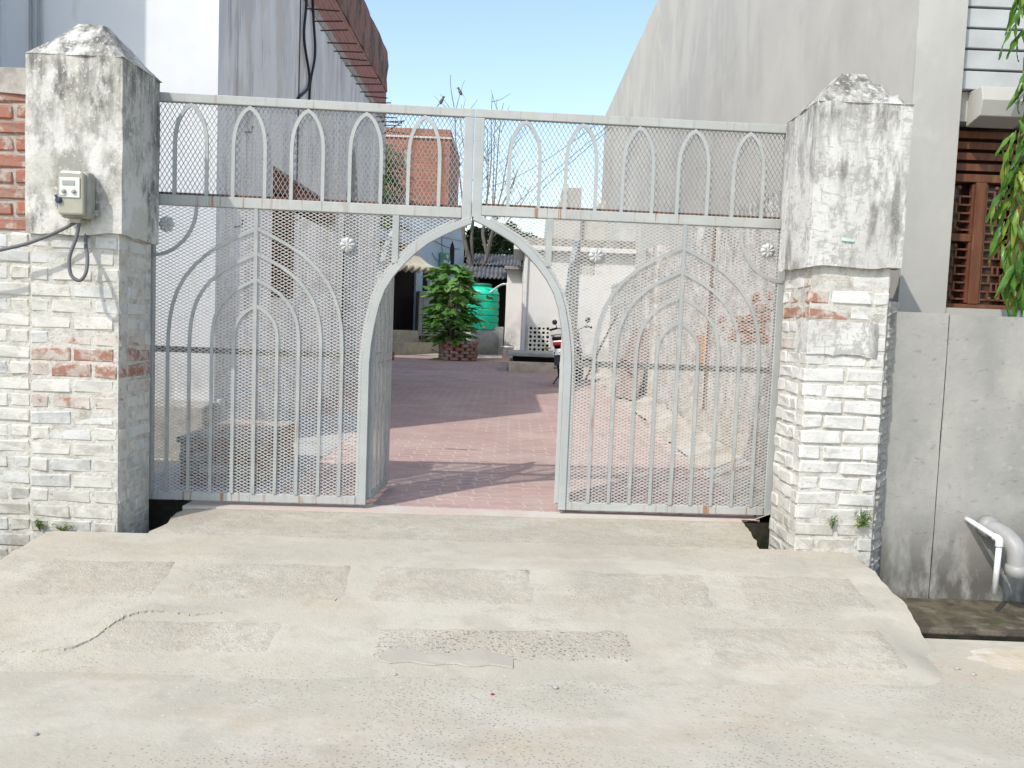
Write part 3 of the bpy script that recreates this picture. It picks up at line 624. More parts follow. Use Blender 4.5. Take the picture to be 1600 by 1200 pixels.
# ragged mortar where the right pillar meets the neighbour's wall
mbx = MB(); rr = random.Random(77); vs = []; fs = []
NF = 110
for k in range(NF):
    z = -.32+1.72*k/(NF-1); w = .035+.03*mnoise.noise(Vector((z*5, 2, 0)))+.022*rr.random()
    vs += [(RX1-.02, RY0+.012+.012*rr.random(), z), (RX1+w*.5, RY0+.02+.02*rr.random(), z), (RX1+w+.02, RY0+.085+.03*rr.random(), z), (RX1+.13, 5.02, z)]
for k in range(NF-1):
    for i in range(3): fs.append((k*4+i, k*4+i+1, k*4+5+i, k*4+4+i))
pchild(mbx.add(vs, fs), 'mortar_fillet', 'mortar', pr)

# ================================================================== LEFT BOUNDARY WALL
bw = empty('boundary_wall', (-3.3, 4.78, -.1), 0, 'left boundary wall, bare red brick above and whitewashed brick below', 'wall')
off = -Vector(bw.location)
pchild(MB().box(-4.6, LX0-.002, 4.79, 5.02, -.45, 1.58), 'core', 'mortarwhite', bw)
pchild(MB().box(-4.6, LX0-.014, 4.85, 5.02, 1.58, 2.34), 'upper_core', 'mortar', bw)
pchild(rough_box(-4.6, LX0-.014, 4.825, 5.04, 2.34, 2.475, 9, .008, 3, 10), 'coping', 'concrete_cap', bw)
for k in range(31):
    z = -.34+k*CH
    if z > 2.30: break
    up = z > 1.50
    p0 = Vector((LX0-.02, 4.785 if not up else 4.84, 0))+off
    course(bw, (p0.x, p0.y, 0), (-1, 0, 0), (0, -1, 0), .72, z+off.z, CH, (.11 if k % 2 else .0), (lambda a, e, z_, r_: r_.choice(('redbrick', 'redbrick', 'redbrick2'))) if up else (lambda a, e, z_, r_: r_.choice(('wash', 'wash_cool', 'wash'))), rb, joint=.012 if up else .008, jz=.003)
# ================================================================== GATE (local frame: x along the gate, y away from the road, z up)
GX, GY, GA = -2.21335, 5.27247, .05512
GW, GH, GC = 3.919, 2.45, 1.943
PROF = [(1, 0), (.995, .12), (.98, .24), (.95, .36), (.90, .47), (.82, .58), (.70, .69), (.53, .80), (.35, .88), (.17, .945), (0, 1.0)]
PROFU = [(1, 0), (.985, .2), (.93, .40), (.83, .56), (.67, .72), (.47, .85), (.25, .94), (0, 1.0)]
ARCH = [(0, 0), (0, .88), (.008, 1.0), (.025, 1.12), (.052, 1.25), (.085, 1.345), (.135, 1.43), (.195, 1.505), (.262, 1.575), (.35, 1.648), (.44, 1.70), (.53, 1.745), (.615, 1.782)]
def rosette(name, mat, parent, u, v):
    mb = MB(); n = 48; rings = [(0.0, -.004), (.18, .010), (.34, .016), (.6, .017), (.82, .012), (1.0, 0)]; vs = [(u, -.030-.020, v)]; fs = []
    for q, h in rings[1:]:
        for k in range(n):
            a = 2*pi*k/n; pet = abs(cos(4*a)); r_ = .047*q*(1-.13*(1-pet)*q); hh = h*(.35+.65*pet) if q > .2 else h
            vs.append((u+r_*cos(a), -.030-hh, v+r_*sin(a)))
    for k in range(n): fs.append((0, 1+k, 1+(k+1) % n))
    for i in range(len(rings)-2):
        for k in range(n): fs.append((1+i*n+k, 1+(i+1)*n+k, 1+(i+1)*n+(k+1) % n, 1+i*n+(k+1) % n))
    o = mb.add(vs, fs).build(name, mat, parent, smooth=True); return o
def clip_lines(poly, dw, dh):
    """two families of straight strands (slopes +-dh/dw) clipped to a polygon, spaced for diamonds dw x dh"""
    segs = []
    for sgn in (1, -1):
        d = Vector((dw, sgn*dh)).normalized(); nn = Vector((-d.y, d.x)); step = abs(nn.x)*dw
        ks = [nn.x*p[0]+nn.y*p[1] for p in poly]; k = math.ceil(min(ks)/step)*step
        while k < max(ks):
            ts = []
            for i in range(len(poly)):
                a = Vector(poly[i]); b = Vector(poly[(i+1) % len(poly)]); fa = nn.dot(a)-k; fb = nn.dot(b)-k
                if (fa > 0) != (fb > 0): ts.append((a+(b-a)*(fa/(fa-fb))).dot(d))
            ts.sort()
            for t0, t1 in zip(ts[::2], ts[1::2]):
                if t1-t0 > .004: segs.append((d*t0+nn*k, d*t1+nn*k))
            k += step
    return segs
def infill(parent, poly, dw, dh, y, mat='wire_lit', wid=.0035, name='expanded_mesh'):
    mb = MB(); rr = random.Random(5)
    for i, (a, b) in enumerate(clip_lines(poly, dw, dh)):
        m = max(1, round((b-a).length/.07))                       # short lengths keep the strands cheap to trace
        for q in range(m):
            p0 = a.lerp(b, q/m); p1 = a.lerp(b, (q+1)/m); mb.beam((p0.x, y, p0.y), (p1.x, y, p1.y), wid, .0022, up=(0, 1, 0))
    o = mb.build(name, mat, parent); o['kind'] = 'stuff'; return o
FD0, FD1 = -.022, .022     # frame depth
def gate_leaf(side):
    left = side == 'left'
    lab = ('left half of grey steel gate with nested pointed arches, hung on the meter pillar' if left else
           'right half of grey steel gate with nested pointed arches, hung on the scratched pillar')
    u0, u1 = (0.0, GC-.0015) if left else (GC+.0015, GW)
    org = Vector((GX, GY, .03))
    root = empty('gate_leaf', org, GA, lab, 'gate', 'halves of the double gate')
    S = (lambda u: u) if left else (lambda u: 2*GC+.03-u)        # mirror for details measured on the left half
    v2b, v2t = (1.79, 1.853) if left else (1.812, 1.872)
    hu = 0.0 if left else GW                                       # hinge side
    sg = 1 if left else -1
    a, b = sorted((hu, hu+sg*.046))
    MB().box(a, b, FD0, FD1, 0, GH).build('hinge_stile', 'gate', root, bevel=.004)
    MB().box(u0 if not left else .047, u1 if left else GW-.047, FD0, FD1, 2.398, GH).build('top_rail', 'gate_rail', root, bevel=.004)
    cs, ce = (GC-.060, GC-.0015) if left else (GC+.0015, GC+.062)
    MB().box(cs, ce, FD0, FD1, v2b-.012, 2.397).build('meeting_stile', 'gate', root, bevel=.004)
    m0, m1 = (.047, cs-.001) if left else (ce+.001, GW-.047)
    MB().box(m0, m1, FD0-.003, FD1, v2b, v2t).build('middle_rail', 'gate_rail', root, bevel=.004)
    MB().box(m0, m1, FD1-.012, FD1+.004, v2t+.001, v2t+.017).build('rusty_angle', 'rust', root)
    # arch post: straight leg and curve
    ax = 1.325 if left else 2.575
    path = [(ax+sg*p[0], p[1]*(1.0 if left else 1.012)) for p in ARCH]
    path[0] = (ax, .001)
    MB().band(path, .044, FD0-.004, FD1).build('arch_frame', 'gate', root, bevel=.003)
    path2 = [(x-sg*.034*min(1, 1), z) for x, z in path]
    p3 = []
    for i, (x, z) in enumerate(path):
        d_ = Vector(path[min(i+1, len(path)-1)])-Vector(path[max(i-1, 0)]); d_.normalize(); nn = Vector((-d_.y, d_.x))*sg
        p3.append((x+nn.x*.033, z+nn.y*.033))
    p3 = [p for p in p3 if p[1] < v2b+.02]
    MB().band(p3, .019, FD0+.006, FD1-.004).build('arch_angle', 'gate', root)
    e0, e1 = sorted((hu+sg*.047, ax-sg*.043))
    MB().box(e0, e1, FD0, FD1, 0, .052).build('bottom_rail', 'gate_rail', root, bevel=.004)
    # middle (lock) rail, behind the mesh
    MB().box(e0, e1, FD1-.004, FD1+.022, .905, .942).build('lock_rail', layered('lock_rail_paint', (.20, .20, .185), [dict(c=(.13, .09, .06), s=9, lo=.5, hi=.65)], rough=.7), root)
    bars = [.134, .262, .396, .526, .787, .917, 1.05, 1.18]
    cb = .655
    bw_, y0, y1 = .0195, -.028, -.019
    MB().band([(S(cb), .053), (S(cb-.006), v2b-.001)], .022, y0-.002, y1).build('centre_bar', 'gate_bar', root)
    apx = [1.671, 1.521, 1.366, 1.207]
    for k in range(4):
        hw = (bars[7-k]-bars[k])/2; c0 = (bars[7-k]+bars[k])/2; v0 = .93+.02*k; rise = apx[k]-v0
        pth = [(c0-hw, .053)]+[(c0-hw*px, v0+rise*pz) for px, pz in PROF]
        pt2 = [(c0+hw*px, v0+rise*pz) for px, pz in reversed(PROF)]+[(c0+hw, .053)]
        full = [(S(x), z) for x, z in pth+pt2[1:]]
        MB().band(full, bw_, y0, y1).build('arch_bar', 'gate_bar', root)
    # quarter circle and rosettes
    qc = [(S(.012+.283*cos(t)*(1 if True else 1)), 1.785-.30*sin(t)) for t in [pi/2*k/12 for k in range(13)]]
    MB().band(qc, bw_, y0, y1).build('quarter_arc', 'gate_bar', root)
    rosette('rosette', 'rosette', root, S(.122), 1.674); rosette('rosette', 'rosette', root, S(1.198), 1.598)
    q = 1.485 if left else 2.425
    zq = 1.50 if left else 1.52
    MB().box(q-.019, q+.019, -.026, -.004, zq, v2b-.001).build('short_bar', 'gate_bar', root)
    # upper row of lancets
    for c in ([.255, .600, .945, 1.293, 1.645] if left else [2.257, 2.606, 2.958, 3.303, 3.649]):
        hw = .094; vv = 2.13; rise = 2.385-vv
        full = [(c-hw, v2t+.001)]+[(c-hw*px, vv+rise*pz) for px, pz in PROFU]+[(c+hw*px, vv+rise*pz) for px, pz in reversed(PROFU[:-1])]+[(c+hw, v2t+.001)]
        MB().band(full, .021, -.021, -.008).build('lancet_bar', 'gate', root)
    # expanded metal
    infill(root, [(m0, v2t), (m1, v2t), (m1, 2.40), (m0, 2.40)], .0275, .047, .004, 'wire', .0031)
    edge = [(x-sg*.03 if z < 1.0 else x-sg*.02, z+(.02 if z > 1.0 else 0)) for x, z in path if z < v2b]
    topx = [edge[-1][0], v2b]
    poly = [(hu+sg*.046, .05), (hu+sg*.046, v2b), tuple(topx)]+edge[::-1]
    poly = [p for p in poly]; poly[-1] = (poly[-1][0], .05)
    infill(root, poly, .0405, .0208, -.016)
    return root, path, ax, sg
GL, pathL, axL, sgL = gate_leaf('left')
GR, pathR, axR, sgR = gate_leaf('right')
def wicket(root, path, ax, sg, open_deg):
    """arched wicket half swung inward; hinge on the arch post"""
    pv = empty('wicket', (ax+sg*.030, .030, 0), 0); pv.parent = root
    pv.rotation_euler = (0, 0, radians(open_deg)*sg)
    s = lambda u: sg*u
    prof = [(.018+max(0, abs(x-ax)), z-.004) for x, z in path]
    top = prof[-1]; Wd = .60
    pts = [(.018, .035)]+[(p[0]+.006, p[1]-.02) for p in prof if .05 < p[1] and p[0] < Wd-.01]+[(Wd-.012, 1.745)]
    MB().band([(s(x), z) for x, z in pts], .036, -.016, .016).build('curved_stile', 'gate', pv)
    MB().box(*sorted((s(Wd-.032), s(Wd))), -.016, .016, .035, 1.752).build('meeting_stile', 'gate', pv)
    MB().box(*sorted((s(.036), s(Wd-.033))), -.016, .016, .02, .056).build('bottom_rail', 'gate', pv)
    MB().box(*sorted((s(.036), s(Wd-.033))), -.022, .012, .885, .93).build('lock_rail', 'gate', pv)
    for c, h in ((.15, 1.40), (.27, 1.54), (.39, 1.64), (.49, 1.70)):
        MB().box(*sorted((s(c-.009), s(c+.009))), -.022, -.014, .057, h-.01).build('upright_bar', 'gate_bar', pv)
    poly = [(s(x), z) for x, z in [(.03, .05)]+[(p[0]+.012, p[1]-.025) for p in prof if .05 < p[1] and p[0] < Wd-.03]+[(Wd-.03, 1.70), (Wd-.03, .05)]]
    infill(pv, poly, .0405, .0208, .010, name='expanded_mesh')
    return pv
wl = wicket(GL, pathL, axL, sgL, 84)
wr = wicket(GR, pathR, axR, sgR, 104)
# latch rings on the left wicket
ring = MB().tube([(.60+.026+.026*cos(t), -.02, .90+.026*sin(t)) for t in [2*pi*k/16 for k in range(17)]], .004, 6, cap=False)
ring.build('latch_ring', 'rust', wl, smooth=True)
ring = MB().tube([(.60+.05+.05*cos(t)*.7, .015, 1.06+.10*sin(t)) for t in [2*pi*k/20 for k in range(21)]], .0035, 6, cap=False)
ring.build('wire_loop', 'cable', wl, smooth=True)
# ================================================================== WHITE HOUSE ON THE LEFT
lb = empty('house', (-2.5, 7.33, 0), 0, 'white plastered house with brick parapet and iron rods, left of the lane', 'house')
def lc(mb, name, mat, parent=None, **k):
    o = mb.build(name, mat, lb if parent is None else parent, **k)
    if parent is None: o.location = -Vector(lb.location)
    return o
XL, XI = -2.5, -2.72
def hw(poly, name='side_wall', mat='streak_wall', a=XI, b=XL): return lc(MB().prism(poly, 'x', a, b), name, mat)
hw([(7.335, .02), (9.0, .02), (9.0, 4.75), (7.335, 4.75)])
hw([(9.0, .02), (12.4, .02), (12.4, 1.36), (9.0, 1.36)])
hw([(9.0, 2.70), (12.4, 2.70), (12.4, 4.75), (9.0, 4.75)])
hw([(12.4, .02), (12.75, .02), (12.75, 4.75), (12.4, 4.75)])
# pointed porch arch
YA, YB, YM = 12.75, 14.0, 13.42
archL = [(YA, 2.0), (YA+.03, 2.5), (YA+.12, 2.95), (YA+.28, 3.32), (YA+.45, 3.55), (YM, 3.78)]
archR = [(YB-(y-YA)*(YB-YM)/(YM-YA), z) for y, z in archL]
hw(archL+[(YM, 4.75), (YA, 4.75)]); hw(archR+[(YM, 4.75), (YB, 4.75)])
hw([(YB, .02), (16.0, .02), (16.0, 4.75), (YB, 4.75)])
lc(MB().box(-9, XI, 7.34, 7.60, .02, 4.75), 'front_wall', 'white_wall')
lc(MB().box(-9, XL, 7.315, 7.333, .43, 4.75), 'front_render', 'white_wall')
lc(MB().box(-9, XL+.05, 6.95, 7.33, -.02, .43), 'front_plinth', 'concrete_cap', bevel=.02)
lc(MB().box(XL, XL+.055, 7.34, 12.7, .02, .45), 'side_plinth', 'streak_wall', bevel=.015)
lc(MB().box(XL, XL+.045, 14.02, 16.0, .02, .45), 'side_plinth', 'streak_wall', bevel=.015)
lc(MB().box(-9, XL+.012, 7.32, 16.5, 4.75, 4.86), 'roof_slab', 'concrete_cap')
lc(MB().box(-9, XI-1.6, 12.4, 16.0, .02, 4.75), 'porch_back_wall', 'cream')
lc(MB().box(XI-1.6, XI, 15.8, 16.0, .02, 4.75), 'porch_end_wall', 'cream')
lc(MB().box(-6, XI, 12.2, 12.4, .02, 4.75), 'porch_end_wall', 'cream')
lc(MB().box(-9, -8.8, 7.6, 16.0, .02, 4.75), 'back_wall', 'cream')
# roof block and parapet
lc(MB().box(XI, XL+.012, 16.0, 16.5, 3.85, 4.75), 'roof_block', 'streak_wall')
lc(MB().box(XI-.02, XL-.01, 9.5, 16.55, 4.86, 5.38), 'brick_parapet', 'brick_far_y')
lc(rough_box(XI-.03, XL+.004, 9.5, 16.56, 5.38, 6.12, 31, .03, 6, 26), 'parapet_plaster', 'parapet_dark')
lc(MB().box(-9, XI-.03, 16.3, 16.55, 4.86, 5.95), 'back_parapet', 'brick_far_x')
rr = random.Random(8)
for k in range(20):
    y = 9.0+.40*k; z = 4.70+rr.uniform(-.03, .03); L = .36+rr.uniform(-.03, .05)
    lc(MB().tube([(XL-.05, y, z), (XL+L, y+rr.uniform(-.03, .03), z+rr.uniform(-.035, .02))], .009, 6), 'rebar', 'rebar')
lc(MB().tube([(XL+.02, 15.5, 4.60), (XL+.46, 15.7, 4.68), (XL+.44, 15.75, 4.70), (XL+.05, 15.9, 4.48)], .010, 6), 'bent_rebar', 'rebar')
for y, sgn in ((10.1, 1), (10.45, -1)):
    pts = [(XL+.02, y+sgn*.05, 5.2), (XL+.03, y+.02, 4.7), (XL+.03, y-sgn*.10+.05, 4.3), (XL+.03, y+sgn*.16+.1, 3.9), (XL+.02, y-.12-.05*sgn, 3.62), (XL-.03, y-.14-.05*sgn, 3.56)]
    lc(MB().tube(interp(pts, 6), .016, 6), 'wall_cable', 'cableblack', smooth=True)
lc(MB().box(XL, XL+.012, 9.95, 9.97, 2.7, 4.75), 'wall_seam', 'groove')
for (y, z) in ((7.8, 1.95), (8.05, 2.83), (9.9, 2.25)):
    lc(MB().tube([(XL-.02, y, z), (XL+.06, y, z), (XL+.06, y+.04, z+.06)], .008, 5), 'wall_hook', 'rebar')
# window in the side wall
wn_ = empty('window'); wn_.parent = lb; wn_.location = -Vector(lb.location)
MB().box(XI-.10, XI-.06, 9.0, 12.4, 1.36, 2.70).build('dark_pane', 'dark', wn_)
MB().box(XI-.05, XL-.06, 9.001, 12.399, 2.50, 2.699).build('head_board', 'wood_red', wn_)
MB().box(XI-.05, XL-.02, 9.001, 9.10, 1.365, 2.50).build('jamb', 'wood_red', wn_)
for i in range(13):
    z = 1.40+.085*i
    MB().prism([(9.10, 0), (9.98, 0), (9.98, .02), (9.10, .02)], 'x', 0, .07).build('slat', 'wood_red', wn_, loc=(XI+.02, 0, z))
MB().box(XI-.03, XL-.04, 9.98, 10.06, 1.365, 2.50).build('jamb', 'wood_red', wn_)
lc(MB().box(XI, XL-.015, 10.06, 12.399, 1.361, 2.34), 'infill_panel', 'streak_wall')
# unseen wing at the far left, added to shade part of the front wall
lc(MB().box(-9, -4.28, 5.9, 7.33, -.1, 6.2), 'unseen_wing', 'white_wall')
for x in (-4.02, -3.955):
    lc(MB().tube([(x, 7.27, .45), (x, 7.27, 4.7)], .014, 8), 'drain_pipe', 'pvc_grey', smooth=True)

# brick step by the house plinth
st = empty('brick_step', (-1.97, 5.95, 0), 0, 'low block of old bricks with a mortared top behind the left gate half', 'brick block')
off = -Vector(st.location)
pchild(MB().box(-2.22, -1.715, 5.85, 6.90, 0, .31), 'core', 'mortar', st)
pchild(rough_box(-2.235, -1.70, 5.83, 6.93, .305, .335, 41, .02, 2, 7), 'mortar_top', layered('rubble_top', (.27, .235, .20), [dict(c=(.36, .33, .29), s=12, lo=.48, hi=.6), dict(c=(.26, .13, .10), s=9, lo=.54, hi=.6)], rough=.95, bump=(.8, 30, .02)), st)
for k in range(4):
    p0 = Vector((-2.22, 5.83, 0))+off
    course(st, (p0.x, p0.y, 0), (1, 0, 0), (0, -1, 0), .51, .005+k*.077, .077, .11*(k % 2), lambda a, e, z, r_: r_.choice(('redbrick2', 'redbrick2', 'mortar')), rb, joint=.014, jz=.004)
    p0 = Vector((-1.70, 5.95, 0))+off
    course(st, (p0.x, p0.y, 0), (0, 1, 0), (1, 0, 0), .95, .005+k*.077, .077, .11*((k+1) % 2), lambda a, e, z, r_: r_.choice(('redbrick2', 'mortar')), rb, joint=.014, jz=.004)

# ================================================================== LANE WALL ON THE RIGHT
lw = empty('lane_wall', (1.95, 5.55, 0), 0, 'peeling whitewashed wall along the right side of the lane', 'wall')
off = -Vector(lw.location)
def uneven_wall(x, y0, y1, z0, ztop, th, seed, ny=60, nz=22):
    vs = []; fs = []
    for j in range(ny+1):
        Y = y0+(y1-y0)*j/ny; zt = ztop(Y)+.02*mnoise.noise(Vector((Y*3, seed, 0)))
        for k in range(nz+1):
            z = z0+(zt-z0)*k/nz; q = Vector((Y*1.6, z*2.2, seed)); vs.append((x+.022*mnoise.noise(q)+.008*mnoise.noise(q*4), Y, z))
    m = nz+1
    for j in range(ny):
        for k in range(nz): fs.append((j*m+k, j*m+k+1, (j+1)*m+k+1, (j+1)*m+k))
    rim = [j*m+nz for j in range(ny+1)]; o = len(vs); vs += [(x+th, vs[i][1], vs[i][2]) for i in rim]
    for j in range(ny): fs.append((rim[j], o+j, o+j+1, rim[j+1]))
    o2 = len(vs); vs += [(x+th, vs[i][1], z0) for i in rim]
    for j in range(ny): fs.append((o+j, o2+j, o2+j+1, o+j+1))
    fs.append(tuple([k for k in range(m)]+[o, o2])); fs.append(tuple([ny*m+k for k in range(m)]+[o+ny, o2+ny]))
    return MB().add(vs, fs)
pchild(uneven_wall(1.955, 5.42, 9.2, -.1, lambda Y: 2.26, .22, 3), 'wall_section', 'laneplaster', lw, smooth=False)
pchild(uneven_wall(1.975, 9.2, 17.6, -.1, lambda Y: 2.10-.012*(Y-9.2), .22, 8, 90), 'wall_section', 'laneplaster', lw)
for (y, h) in ((11.9, 2.32), (12.6, 2.36), (9.22, 2.34)):
    pchild(rough_box(1.93, 2.16, y, y+.30, -.05, h, int(y*10), .012, 10, 4), 'pier', 'laneplaster', lw)
pchild(MB().tube([(1.93, 8.55, .4), (1.93, 8.50, 2.3)], .012, 6), 'wall_pipe', 'rust', lw)
# patches where the plaster has fallen and bricks show
rr = random.Random(14)
def exposed(y0, y1, z0, n, mats):
    for k in range(n):
        a = y0+rr.uniform(0, .25); e = y1-rr.uniform(0, .3)
        p0 = Vector((1.948, a, 0))+off
        course(lw, (p0.x, p0.y, 0), (0, 1, 0), (-1, 0, 0), e-a, z0+k*.082, .082, .11*(k % 2), lambda a_, e_, z_, r_: r_.choice(mats), rr, proud=.004, joint=.012, jz=.004)
exposed(6.55, 8.2, 1.10, 3, ('redbrick', 'peel', 'redbrick'))
exposed(6.3, 7.1, 1.346, 2, ('redbrick', 'peel'))
ocr = layered('ochre_patch', (.45, .27, .12), [dict(c=(.36, .2, .09), s=20, lo=.45, hi=.65)], rough=.95, bump=(.6, 30, .01))
pchild(rough_box(1.925, 1.97, 8.75, 9.05, .86, 1.14, 61, .012, 5, 4), 'ochre_patch', ocr, lw)

# ================================================================== GREY BUILDING ON THE RIGHT
gb = empty('building', (2.66, 6.0, 0), 0, 'tall grey cement building right of the lane with carved wooden window', 'building')
off = -Vector(gb.location)
def gc(mb, name, mat, **k): return pchild(mb, name, mat, gb, **k)
BX = 2.66
gc(MB().box(BX, BX+.3, 6.012, 27.6, -.3, 7.72), 'side_wall', 'building')
gc(MB().box(BX-.008, BX+.32, 5.99, 6.012, -.3, 7.72), 'front_pier', 'building_front')
gc(MB().box(BX+.3, BX+.32, 6.012, 6.30, -.3, 7.72), 'pier_return', 'building_front')
gc(MB().box(BX+.3, 12, 27.3, 27.6, -.3, 7.72), 'back_wall', 'building')
gc(MB().box(BX+.3, 12, 6.31, 27.3, 7.5, 7.7), 'roof', 'building')
gc(MB().box(BX+.32, 12, 6.30, 6.55, 3.62, 7.72), 'upper_front_wall', 'building_front')
gc(MB().box(BX+.32, 12, 6.02, 6.30, -.3, 1.36), 'lower_front_wall', 'building_front')
gc(MB().box(BX+.322, 12, 6.004, 6.30, 1.361, 1.415), 'window_sill', 'building_front')
gc(MB().box(BX+.321, 12, 6.14, 6.299, 2.90, 3.62), 'band_backing', 'groove')
for i in range(6):
    z = 2.905+.138*i
    gc(MB().box(BX+.322, 12, 6.05, 6.139, z, z+.122), 'band_panel', 'bandpaint', bevel=.004)
gc(MB().box(BX+.321, 12, 6.10, 6.298, 2.70, 2.899), 'lintel', 'building_front')
for i in range(4):
    x = BX+.42+.56*i
    gc(MB().prism([(6.099, 2.895), (5.93, 2.895), (5.90, 2.80), (5.93, 2.70), (6.099, 2.66)], 'x', x, x+.33), 'corbel', 'building_front', bevel=.006)
# carved wooden window
wx0, wx1 = BX+.33, BX+2.2
win = empty('window'); win.parent = gb; win.location = off
WY = 6.20
MB().box(wx0, wx1, WY+.07, WY+.09, 1.415, 2.70).build('pane', 'glassdark', win)
for i in range(4): MB().box(wx0, wx1, WY-.01, WY+.05, 2.385+.075*i, 2.432+.075*i).build('louvre', 'wood', win)
MB().box(wx0, wx1, WY-.04, WY+.04, 2.30, 2.355).build('transom', 'wood', win, bevel=.005)
MB().box(wx0, wx1, WY-.04, WY+.04, 1.416, 1.45).build('bottom_rail', 'wood', win, bevel=.005)
x = wx0; cols = []
for (wcol, wpost) in ((.225, .075), (.215, .075), (.215, .075), (.215, .075), (.215, .075), (.215, .075)):
    cols.append((x, x+wcol)); MB().box(x+wcol, x+wcol+wpost, WY-.045, WY+.045, 1.451, 2.299).build('mullion', 'wood', win, bevel=.006); x += wcol+wpost
for ci, (a, b) in enumerate(cols[:4]):
    segs = ((1.46, 1.885), (1.945, 2.29)) if ci == 0 else ((1.46, 2.29),)
    if ci == 0: MB().box(a, b, WY-.03, WY+.03, 1.888, 1.942).build('cross_rail', 'wood', win, bevel=.004)
    for (z0, z1) in segs:
        n = int((z1-z0)/.058)
        for k in range(n): 
            z = z0+.02+.058*k; MB().box(a+.008, b-.008, WY-.022, WY-.006, z, z+.012).build('slat', 'wood', win)
        MB().box(a, a+.018, WY-.026, WY+.01, z0, z1).build('stile', 'wood', win); MB().box(b-.018, b, WY-.026, WY+.01, z0, z1).build('stile', 'wood', win)
        vx = [(a+b)/2] if ci == 0 else [a+(b-a)*.36, a+(b-a)*.64]
        for q, xx in enumerate(vx):
            for k in range(n-1):
                sft = .011*(1 if (k+q) % 2 else -1); z = z0+.032+.058*k
                MB().box(xx+sft-.006, xx+sft+.006, WY-.030, WY-.0225, z-.012, z+.058).build('lattice_piece', 'wood', win)
            for zz in (z0+.03, z1-.03):
                MB().lathe([(.002, -.016), (.011, -.012), (.0155, 0), (.011, .012), (.002, .016)], (xx, WY-.032, zz), 10).build('knob', 'wood', win, smooth=True)
# fallen plaster edge beside the right pillar top
gc(rough_box(2.14, 2.30, 5.30, 5.98, 2.16, 2.44, 91, .03, 5, 5), 'mortar_bridge', 'mortar') if False else None

# boundary wall with pipes
nb = empty('boundary_wall', (3.5, 5.0, -.35), 0, 'grey cement boundary wall with a vertical joint and drain pipes, far right', 'wall')
pchild(rough_box(2.13, 2.507, 4.992, 5.15, -.45, 1.345, 71, .004, 10, 6), 'wall_panel', 'cement', nb)
pchild(rough_box(2.517, 8.0, 5.0, 5.15, -.45, 1.34, 72, .004, 10, 30), 'wall_panel', 'cement', nb)
pchild(MB().box(2.50, 2.52, 5.03, 5.14, -.45, 1.33), 'joint', 'groove', nb)
def elbow(path, r, name, mat, label, cat):
    o = tag(MB().tube(path, r, 20).build(name, mat, smooth=True), label, cat); return o
gp = empty('waste_pipe', (2.9, 4.99, .09), 0, 'thick grey plastic waste pipe bending down out of the boundary wall', 'pipe')
def gpc(mb, name): o = mb.build(name, 'pvc_grey', gp, smooth=True); o.location = -Vector(gp.location); return o
gpc(MB().tube(interp([(2.80, 5.06, .125), (2.825, 4.96, .115), (2.862, 4.86, .085), (2.885, 4.80, .03), (2.890, 4.785, -.05), (2.890, 4.783, -.10)], 6), .053, 24), 'pipe')
gpc(MB().lathe([(.053, 0), (.062, .003), (.062, .06), (.054, .064)], (2.890, 4.783, -.115), 24), 'socket')
gpc(MB().tube([(2.812, 5.012, .121), (2.830, 4.945, .111)], .063, 24), 'collar')
wp = empty('small_pipe', (2.78, 4.98, .12), 0, 'thin white plastic overflow pipe hanging beside the thick grey pipe', 'pipe')
def wpc(mb, name): o = mb.build(name, 'pvc_white', wp, smooth=True); o.location = -Vector(wp.location); return o
wpc(MB().tube([(2.70, 5.03, .155), (2.705, 4.96, .150), (2.745, 4.76, .105)], .0145, 14), 'arm')
wpc(MB().tube(interp([(2.742, 4.775, .107), (2.752, 4.745, .098), (2.753, 4.74, .06)], 5), .021, 14), 'elbow')
wpc(MB().tube([(2.753, 4.74, .065), (2.745, 4.737, -.205)], .0155, 14), 'drop_pipe')

# ================================================================== ELECTRIC METER AND CABLES
mt = empty('electric_meter', (-2.34, LY0-.025, 1.66), 0, 'beige electric meter box fixed to the left gate pillar', 'meter')
MB().box(-.078, .082, -.085, 0, .0, .245).build('case', 'meter', mt, bevel=.02)
MB().prism([(-.068, .012), (.070, .012), (.070, .225), (.055, .24), (-.055, .24), (-.068, .225)], 'y', -.118, -.086).build('cover', 'meter_win', mt, bevel=.012)
MB().box(-.055, .052, -.1245, -.1185, .10, .205).build('face_plate', 'meter_face', mt, bevel=.004)
MB().box(-.038, .026, -.1275, -.1250, .165, .188).build('display', 'lcd', mt)
for x in (-.03, .022): MB().lathe([(.011, 0), (.011, -.008), (.008, -.011)], (x, -.1248, .132), 12, 'y').build('button', 'meter', mt, smooth=True)
MB().box(-.05, -.02, -.126, -.119, .106, .113).build('marking', 'lcd', mt)
MB().lathe([(.016, 0), (.016, -.012), (.010, -.016)], (-.058, -.119, .085), 12, 'y').build('seal', 'bluecap', mt, smooth=True)
MB().tube([(-.058, -.13, .085), (-.07, -.135, .11)], .006, 6).build('seal_tail', 'bluecap', mt)
MB().box(-.03, .03, -.07, -.005, -.025, .0).build('terminal_cover', 'meter', mt, bevel=.005)
MB().box(.082, .10, -.03, -.004, .02, .05).build('lug', 'meter', mt)
tag(MB().tube(interp([(-2.345, LY0-.07, 1.645), (-2.40, LY0-.085, 1.605), (-2.52, LY0-.095, 1.545), (-2.68, LY0-.10, 1.49), (-3.0, LY0-.11, 1.43), (-3.6, LY0-.12, 1.45)], 6), .0095, 10).build('supply_cable', 'cable', smooth=True), 'grey supply cable running from the meter box off to the left', 'cable')
